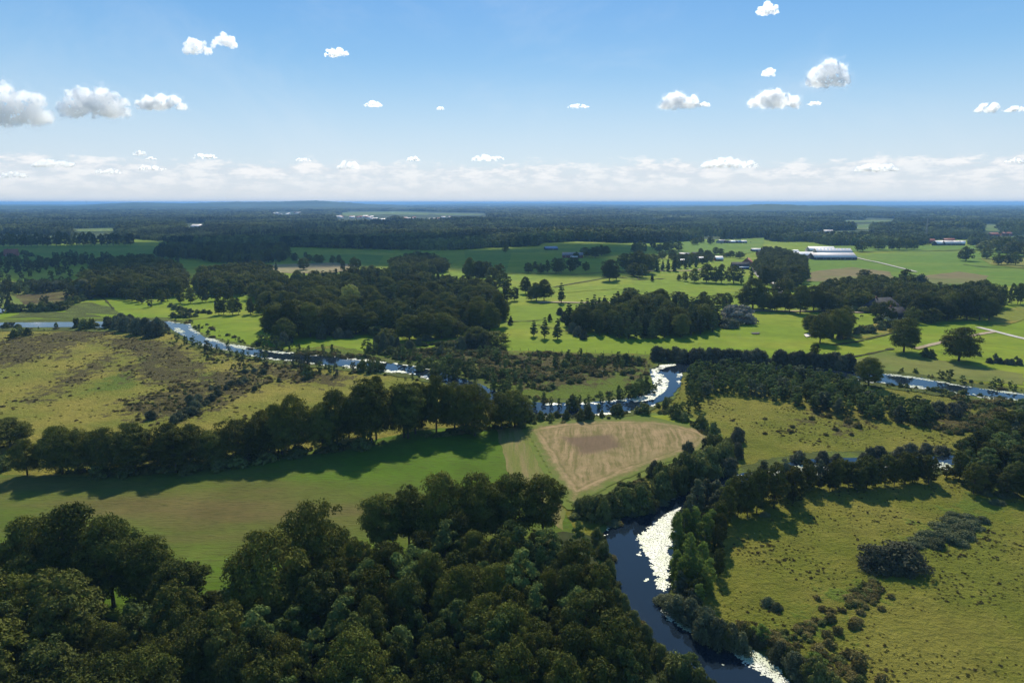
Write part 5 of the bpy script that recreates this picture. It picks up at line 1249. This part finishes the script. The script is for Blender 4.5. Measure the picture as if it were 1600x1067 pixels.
# the village
rv = random.Random(3)
for px, py, n in ((432, 335, 3), (445, 336, 4), (460, 334, 3), (532, 341, 5), (552, 341, 5), (566, 341, 6), (578, 342, 5), (590, 345, 4), (632, 344, 4), (642, 344, 3), (680, 345, 4), (700, 342, 2), (170, 338, 3), (200, 337, 3), (285, 340, 2), (360, 334, 2)):
    for i in range(n):
        house('village_house', px + rv.uniform(-8, 8), py + rv.uniform(-1.2, .6), rv.uniform(12, 24), 10, 5, rv.uniform(4, 6), rv.uniform(-25, 25), WALLW, rv.choice([ROOFP, ROOFW, ROOFR, ROOFG, ROOFP]), 'pale walled house in the village far across the forest', 'house', 'houses of the far village', detail=False)
for px in (1048, 1055): house('warehouse', px, 323.6, 90, 40, 12, 4, 0, WALLW, ROOFW, 'white warehouse roof glinting near the horizon', 'warehouse', 'white warehouses near the horizon', detail=False)
# masts
def mast(name, px, py, h, label, r0=3.0):
    x, y = G(px, py); r = link(bpy.data.objects.new(name, None)); r.location = (x, y, 0); tag(r, label, 'mast')
    V, Fc = tube([(0, 0, 0), (0, 0, h * .62), (0, 0, h * .63), (0, 0, h * .97)], [r0, r0 * .6, r0 * .25, r0 * .15], 8)
    link(bpy.data.objects.new('shaft', mesh_np('shaft', V, Fc, [4] * (len(Fc) // 4), [WALLG])), r)
    V, Fc = tube([(0, 0, h * .55), (0, 0, h * .56), (0, 0, h * .62), (0, 0, h * .63)], [r0 * .8, r0 * 1.9, r0 * 1.9, r0 * .8], 10)
    link(bpy.data.objects.new('platform', mesh_np('platform', V, Fc, [4] * (len(Fc) // 4), [WALLG])), r)
mast('radio_mast', 136, 322.5, 150, 'tall thin radio mast on the horizon above the left hills', 7)
x, y = G(1446, 374); r = link(bpy.data.objects.new('lattice_mast', None)); r.location = (x, y, 0); tag(r, 'pale lattice mast rising out of the forest behind the far hamlet', 'mast')
V = []; Fc = []
for sx_, sy_ in ((1, 1), (1, -1), (-1, -1), (-1, 1)):
    v, f = tube([(sx_ * 2.2, sy_ * 2.2, 0), (sx_ * .5, sy_ * .5, 42)], [.22, .15], 4); Fc += [i + len(V) for i in f]; V += v
for k in range(10):
    z0, z1 = k * 4.2, (k + 1) * 4.2; a0, a1 = 2.2 - 1.7 * z0 / 42, 2.2 - 1.7 * z1 / 42
    for p, q in (((-a0, -a0, z0), (a1, -a1, z1)), ((a0, -a0, z0), (-a1, -a1, z1)), ((-a0, a0, z0), (a1, a1, z1))):
        v, f = tube([p, q], [.12, .12], 4); Fc += [i + len(V) for i in f]; V += v
link(bpy.data.objects.new('lattice', mesh_np('lattice', V, Fc, [4] * (len(Fc) // 4), [WALLG])), r)
V, Fc = tube([(0, 0, 42), (0, 0, 47)], [.3, .1], 6)
link(bpy.data.objects.new('antenna', mesh_np('antenna', V, Fc, [4] * (len(Fc) // 4), [WALLG])), r)

# ---------------------------------------------------------------- boat, cows, posts
BOATM = plain('dark_boat_paint', (.035, .03, .035), .5, .4, .2, 2)
x, y = G(390, 546.5); r = link(bpy.data.objects.new('rowing_boat', None)); r.location = (x, y, zB + .02); r.rotation_euler = (0, 0, R(-8)); tag(r, 'small dark rowing boat moored against the white water plants', 'boat')
secs = [(-1.75, .08, .42), (-1.3, .42, .34), (-.5, .62, .28), (.4, .62, .28), (1.2, .42, .34), (1.8, .05, .5)]
V = []; Fc = []
for sx_, w_, hh in secs:
    V += [(sx_, -w_, hh + .12), (sx_, -w_ * .7, .02), (sx_, 0, -.08), (sx_, w_ * .7, .02), (sx_, w_, hh + .12)]
for i in range(5):
    for k in range(4): Fc += [i * 5 + k, (i + 1) * 5 + k, (i + 1) * 5 + k + 1, i * 5 + k + 1]
hull = link(bpy.data.objects.new('hull', mesh_np('hull', V, Fc, [4] * 20, [BOATM])), r)
sm = hull.modifiers.new('s', 'SOLIDIFY'); sm.thickness = .05
for cx in (-.8, .5):
    v, q = box_vq(cx - .14, cx + .14, -.52, .52, .22, .26); quad_mesh('seat', v, q, DOORM, r)
COWM = plain('black_hide', (.02, .018, .016), .7, .2, .2, 3); COWW = plain('white_hide', (.7, .66, .6), .7, .2, .1, 3)
def cow(px, py, yaw, m, label):
    x, y = G(px, py); z = 0
    bm = bmesh.new()
    pts = {'pel': ((-.75, 0, 1.15), .36), 'mid': ((0, 0, 1.05), .42), 'sho': ((.65, 0, 1.12), .36), 'nk': ((1.05, 0, 1.15), .20), 'hd': ((1.35, 0, .95), .15), 'mz': ((1.6, 0, .72), .09), 'ta': ((-1.12, 0, 1.2), .05), 'tb': ((-1.2, 0, .6), .035)}
    for s in (-1, 1):
        n = 'L' if s > 0 else 'R'
        pts['h1' + n] = ((-.8, s * .22, .72), .15); pts['h2' + n] = ((-.88, s * .22, .42), .075); pts['h3' + n] = ((-.80, s * .22, .02), .065)
        pts['f1' + n] = ((.62, s * .2, .68), .13); pts['f2' + n] = ((.64, s * .2, .38), .07); pts['f3' + n] = ((.62, s * .2, .02), .06)
        pts['ea' + n] = ((1.32, s * .26, 1.08), .04)
    ed = [('pel', 'mid'), ('mid', 'sho'), ('sho', 'nk'), ('nk', 'hd'), ('hd', 'mz'), ('pel', 'ta'), ('ta', 'tb')]
    for n in 'LR': ed += [('pel', 'h1' + n), ('h1' + n, 'h2' + n), ('h2' + n, 'h3' + n), ('sho', 'f1' + n), ('f1' + n, 'f2' + n), ('f2' + n, 'f3' + n), ('hd', 'ea' + n)]
    nm = list(pts); vs = {n: bm.verts.new(pts[n][0]) for n in nm}
    for a, b_ in ed: bm.edges.new((vs[a], vs[b_]))
    me = bpy.data.meshes.new('cow'); bm.to_mesh(me); bm.free(); me.materials.append(m)
    o = link(bpy.data.objects.new('cow', me)); o.location = (x, y, .55); o.rotation_euler = (0, 0, R(yaw))
    md = o.modifiers.new('skin', 'SKIN')
    for i, n in enumerate(nm):
        sv_ = me.skin_vertices[0].data[i]; sv_.radius = (pts[n][1],) * 2; sv_.use_root = (n == 'mid')
    o.modifiers.new('sub', 'SUBSURF').levels = 1
    me.materials[0] = m
    tag(o, label, 'cow')
def try_cow(*a):
    cow(*a)
# skin data layer needs the modifier's customdata
def cow_safe(px, py, yaw, m, label):
    x, y = G(px, py)
    import bmesh as _b
    bm = _b.new(); sk = bm.verts.layers.skin.verify()
    P_ = [((-.75, 0, 1.15), .36), ((0, 0, 1.05), .42), ((.65, 0, 1.12), .36), ((1.05, 0, 1.15), .20), ((1.35, 0, .95), .15), ((1.6, 0, .72), .09), ((-1.12, 0, 1.2), .05), ((-1.2, 0, .6), .035)]
    E_ = [(0, 1), (1, 2), (2, 3), (3, 4), (4, 5), (0, 6), (6, 7)]
    for s in (-1, 1):
        n = len(P_)
        P_ += [((-.8, s * .22, .72), .15), ((-.88, s * .22, .42), .075), ((-.80, s * .22, .02), .065), ((.62, s * .2, .68), .13), ((.64, s * .2, .38), .07), ((.62, s * .2, .02), .06), ((1.32, s * .26, 1.08), .04)]
        E_ += [(0, n), (n, n + 1), (n + 1, n + 2), (2, n + 3), (n + 3, n + 4), (n + 4, n + 5), (4, n + 6)]
    vs = []
    for p, r_ in P_:
        v = bm.verts.new(p); v[sk].radius = (r_, r_); vs.append(v)
    vs[1][sk].use_root = True
    for a, b_ in E_: bm.edges.new((vs[a], vs[b_]))
    me = bpy.data.meshes.new('cow'); bm.to_mesh(me); bm.free(); me.materials.append(m)
    o = link(bpy.data.objects.new('cow', me)); o.location = (x, y, .35); o.rotation_euler = (0, 0, R(yaw))
    o.modifiers.new('skin', 'SKIN'); sb = o.modifiers.new('sub', 'SUBSURF'); sb.levels = 1; sb.render_levels = 1
    tag(o, label, 'cow')
for a in ((1346, 496.5, 10, COWM, 'black cow grazing in the small paddock, further from the trees'), (1339.5, 501, 150, COWM, 'black cow grazing in the small paddock, close to the dark trees'),
          (1159, 379.5, 0, COWM, 'dark cow grazing nearest the far farm row'), (1173, 379.5, 180, COWM, 'dark cow grazing at the open side of the far pasture'), (1127, 382, 20, COWM, 'dark cow alone below the far barns')):
    cow_safe(*a)
# pasture posts along the marsh edge
POST = plain('weathered_post', (.16, .13, .10), .9, .1, .3, 5)
ring = []
V, Fc = tube([(0, 0, -.1), (0, 0, 1.25), (0, 0, 1.3)], [.09, .08, .03], 6)
pm = mesh_np('fence_post', V, Fc, [4] * (len(Fc) // 4), [POST], smooth=True)
for i in range(17):
    px = 800 + i * 13; x, y = G(px, 547 + i * .35)
    o = link(bpy.data.objects.new('fence_post', pm)); o.location = (x, y, 0); o.rotation_euler = (random.gauss(0, .04), random.gauss(0, .04), i)
    tag(o, 'wooden post in the fence line between pasture and brown marsh', 'post', 'posts along the marsh edge')
# white sand and puddle marks in the pasture
sheet('puddle', "1256,524 1264,522 1268,526 1260,528", bmat('pale_mud', (.55, .50, .42)), .3, 8)
sheet('puddle', "1172,521 1188,520.5 1186,523 1176,523", bmat('dark_mud', (.05, .045, .03)), .4, 8)

# ---------------------------------------------------------------- hills
def hill(px0, px1, py_top, dist, depth, label):
    n = 260; rows = 14; x0, x1 = (px0 - 800) / F * dist, (px1 - 800) / F * dist
    ang = PITCH - math.atan((533.5 - py_top) / F); hmax = CAM_H - dist * math.tan(ang)
    V = []; Fc = []; k = 0
    for j in range(rows + 1):
        for i in range(n + 1):
            u, v = i / n, j / rows
            e = math.sin(math.pi * u) ** .35 * math.sin(math.pi * v) ** .8
            nz = .8 + .35 * noise.noise(Vector((u * 5, v * 1.5, px0))) + .05 * noise.noise(Vector((u * 50, v * 9, 2))) + .10 * noise.noise(Vector((u * 130, v * 20, 6))) + .06 * noise.noise(Vector((u * 260, v * 30, 9)))
            V.append((x0 + (x1 - x0) * u, dist + (v - .5) * depth, hmax * e * nz - 2))
    for j in range(rows):
        for i in range(n):
            a = j * (n + 1) + i; Fc += [a, a + 1, a + n + 2, a + n + 1]; k += 1
    tag(link(bpy.data.objects.new('hills', mesh_np('hills', V, Fc, [4] * k, [M['far_ground']], smooth=True))), kind='structure')
hill(150, 640, 312.6, 9500, 2500, '')
hill(-200, 330, 318.4, 14000, 2500, '')
hill(620, 1000, 317.2, 16000, 3000, '')
hill(980, 1420, 319.0, 5600, 1400, '')
hill(-400, 700, 320.5, 7000, 900, '')
# ---------------------------------------------------------------- clouds
CM = bpy.data.materials.new('cloud_vapour'); CM.use_nodes = True
nt = CM.node_tree; nt.nodes.clear()
out = N(nt, 'ShaderNodeOutputMaterial'); vs_ = N(nt, 'ShaderNodeVolumePrincipled')
vs_.inputs['Color'].default_value = (1, 1, 1, 1); vs_.inputs['Density'].default_value = .012; vs_.inputs['Anisotropy'].default_value = .74
L(nt, vs_.outputs[0], out.inputs['Volume'])
TX = bpy.data.textures.new('cloud_billow', 'CLOUDS'); TX.noise_scale = .5; TX.noise_depth = 4
def VEIL(h):
    m = CM.copy(); m.node_tree.nodes['Principled Volume'].inputs['Density'].default_value = .3 / h
    return m
def cloud(px, py_base, wpx, hpx, label, group=None, seed=0, alt=1300.0, nblob=26):
    el_ = math.atan((533.5 - py_base) / F) - PITCH
    az_ = math.atan((px - 800) / F)
    y = (alt - CAM_H) / math.tan(el_); 
    xc = (px - 800) / F; t = y / (CT + (533.5 - py_base) / F * ST); x = xc * t
    sc = t / F
    w, h = wpx * sc, hpx * sc
    rg = random.Random(seed)
    bm = bmesh.new()
    for i in range(nblob):
        u = rg.uniform(-1, 1); env = (1 - u * u) ** .5
        r_ = h * rg.uniform(.11, .29) * (.45 + .55 * env)
        vx = u * (w / 2 - r_ * .8); vz = r_ * .55 + max(0, (h - 1.5 * r_)) * env * rg.random() ** 1.2
        vy = rg.uniform(-.35, .35) * w * .5 * env
        mtx = Matrix.Translation((vx, vy, vz)) @ Matrix.Diagonal((1.25, 1.1, .95, 1))
        bmesh.ops.create_icosphere(bm, subdivisions=2, radius=r_, matrix=mtx)
    for v in bm.verts:
        if v.co.z < 0: v.co.z *= .15
    me = bpy.data.meshes.new('cloud'); bm.to_mesh(me); bm.free(); me.materials.append(CM)
    o = link(bpy.data.objects.new('cloud', me)); o.location = (x, y, alt)
    rm = o.modifiers.new('r', 'REMESH'); rm.mode = 'VOXEL'; rm.voxel_size = max(w, h) / 170
    for k_, st in ((.34, .15), (.13, .11), (.05, .055)):
        tx = bpy.data.textures.new('billow', 'CLOUDS'); tx.noise_scale = k_ * h; tx.noise_depth = 3
        dm = o.modifiers.new('d', 'DISPLACE'); dm.texture = tx; dm.texture_coords = 'LOCAL'; dm.strength = h * st * 2.2; dm.mid_level = .5
    # each cloud's own density so that thin wisps stay thin
    m = CM.copy(); m.node_tree.nodes['Principled Volume'].inputs['Density'].default_value = 5.5 / h
    me.materials[0] = m
    if wpx > 60:
        # the thin torn edge of the cloud: same shape, wider and much thinner
        vm_ = me.copy(); vm_.materials[0] = VEIL(h)
        vo = link(bpy.data.objects.new('veil', vm_), o); vo.location = (0, 0, -h * .06); vo.scale = (1.08, 1.1, 1.16)
        rm = vo.modifiers.new('r', 'REMESH'); rm.mode = 'VOXEL'; rm.voxel_size = max(w, h) / 110
        for k_, st in ((.40, .28), (.12, .22), (.045, .10)):
            tx = bpy.data.textures.new('billow', 'CLOUDS'); tx.noise_scale = k_ * h; tx.noise_depth = 4
            dm = vo.modifiers.new('d', 'DISPLACE'); dm.texture = tx; dm.texture_coords = 'LOCAL'; dm.strength = h * st * 2.2; dm.mid_level = .5
    tag(o, label, 'cloud', group)
    return o
CL = [
 (18, 193, 128, 60, 'largest cloud, grey bellied, cut by the side of the view', None), (149, 182, 108, 44, 'long heaped white cloud beside the largest grey bellied one', None), (252, 171, 78, 24, 'flat white cloud to the side of the long heaped one', None),
 (309, 85, 46, 24, 'round white cloud of the high close pair', None), (351, 75, 40, 22, 'ragged smaller cloud of the high close pair', None), (526, 89, 38, 15, 'small white cloud alone high above the forest', None),
 (583, 167, 30, 9, 'little flat cloud low in the open middle sky', None), (688, 172, 13, 5, 'tiniest cloud speck in the open middle sky', None), (905, 169, 36, 7, 'thin faint cloud near the bright middle sky', None),
 (1062, 170, 66, 25, 'white heaped cloud in the row of three above the farms', None), (1101, 167, 20, 7, 'small tail cloud touching the heaped one', None), (1210, 168, 84, 27, 'wide white cloud in the middle of the row of three', None),
 (1272, 165, 22, 7, 'small wisp beside the wide white cloud', None), (1294, 134, 66, 36, 'bright square topped cloud standing highest of the large ones', None), (1202, 119, 24, 12, 'small curled cloud between the two big white ones', None),
 (1200, 23, 34, 18, 'white cloud highest in the sky', None), (1544, 176, 46, 16, 'long cloud near the side of the sky over the far hamlet', None), (1586, 175, 34, 11, 'cloud cut by the side of the view over the far hamlet', None),
 (757, 252, 40, 10, 'white cloud strip just above the horizon bank', None), (779, 249, 18, 5, 'short strip joined to the white strip above the bank', None), (646, 252, 22, 8, 'small round cloud above the horizon bank', None),
 (218, 243, 22, 8, 'small low cloud above the left hills', None), (236, 250, 18, 5, 'flat low cloud next to the small one above the hills', None), (320, 248, 42, 8, 'slanting low cloud pair above the left hills', None),
 (84, 261, 70, 12, 'broad flat low cloud above the radio mast', None), (238, 266, 50, 8, 'faint low cloud bank over the left hills', None), (544, 264, 36, 13, 'soft white heap low over the village', None), (474, 252, 24, 6, 'soft low cloud beside the heap over the village', None),
 (1370, 268, 70, 14, 'broad low cloud on the bank over the wide field', None), (1140, 262, 90, 16, 'heaped low cloud on the bank over the farms', None), (1586, 255, 34, 8, 'low cloud at the side above the far hamlet', None), (22, 278, 44, 10, 'pale low cloud at the outer left of the bank', None), (170, 272, 44, 9, 'pale low cloud between the mast and the hills', None),
]
for i, (px, pb, w_, h_, lb, gr) in enumerate(CL):
    cloud(px, pb, w_, h_, lb, gr, seed=i + 11, nblob=70 if w_ > 60 else 34)
# a heavy cloud high overhead that shades the fields before the forest
def high_cloud(cx, cy, w, d, h, label, seed):
    rg = random.Random(seed); bm = bmesh.new()
    for i in range(46):
        a = rg.random() * 6.28; q = rg.random() ** .5
        r_ = h * rg.uniform(.35, .6) * (1 - .4 * q)
        bmesh.ops.create_icosphere(bm, subdivisions=2, radius=r_, matrix=Matrix.Translation((math.cos(a) * q * w / 2, math.sin(a) * q * d / 2, h * .4 * rg.random())) @ Matrix.Diagonal((1.5, 1.2, .8, 1)))
    me = bpy.data.meshes.new('cloud'); bm.to_mesh(me); bm.free()
    m = CM.copy(); m.node_tree.nodes['Principled Volume'].inputs['Density'].default_value = 5.0 / h; me.materials.append(m)
    o = link(bpy.data.objects.new('cloud', me)); o.location = (cx, cy, 1350)
    rm = o.modifiers.new('r', 'REMESH'); rm.mode = 'VOXEL'; rm.voxel_size = 22
    tx = bpy.data.textures.new('billow', 'CLOUDS'); tx.noise_scale = 120; tx.noise_depth = 3
    dm = o.modifiers.new('d', 'DISPLACE'); dm.texture = tx; dm.texture_coords = 'LOCAL'; dm.strength = 90
    tag(o, label, 'cloud')
off = 1350 / math.tan(SUN_EL)
high_cloud(-330 + off * math.sin(SUN_AZ), 1110 + off * math.cos(SUN_AZ), 1150, 560, 260, 'cloud high overhead that shades the fields before the forest', 3)
high_cloud(-1500 + off * math.sin(SUN_AZ), 1250 + off * math.cos(SUN_AZ), 1500, 600, 280, 'second cloud high overhead beside the one shading the fields', 4)

# ---------------------------------------------------------------- haze
HM = bpy.data.materials.new('haze'); HM.use_nodes = True; nt = HM.node_tree; nt.nodes.clear()
out = N(nt, 'ShaderNodeOutputMaterial'); hv = N(nt, 'ShaderNodeVolumePrincipled')
hv.inputs['Color'].default_value = (.30, .58, 1.0, 1); hv.inputs['Density'].default_value = 8.5e-5; hv.inputs['Anisotropy'].default_value = .0
L(nt, hv.outputs[0], out.inputs['Volume'])
V, Q = box_vq(-60000, 60000, -3500, 60000, -3, 96)
hz = link(bpy.data.objects.new('haze', mesh_np('haze', V, [i for q in Q for i in q], [4] * 6, [HM])))
tag(hz, 'thin blue air between the camera and the horizon', 'haze', kind='stuff')
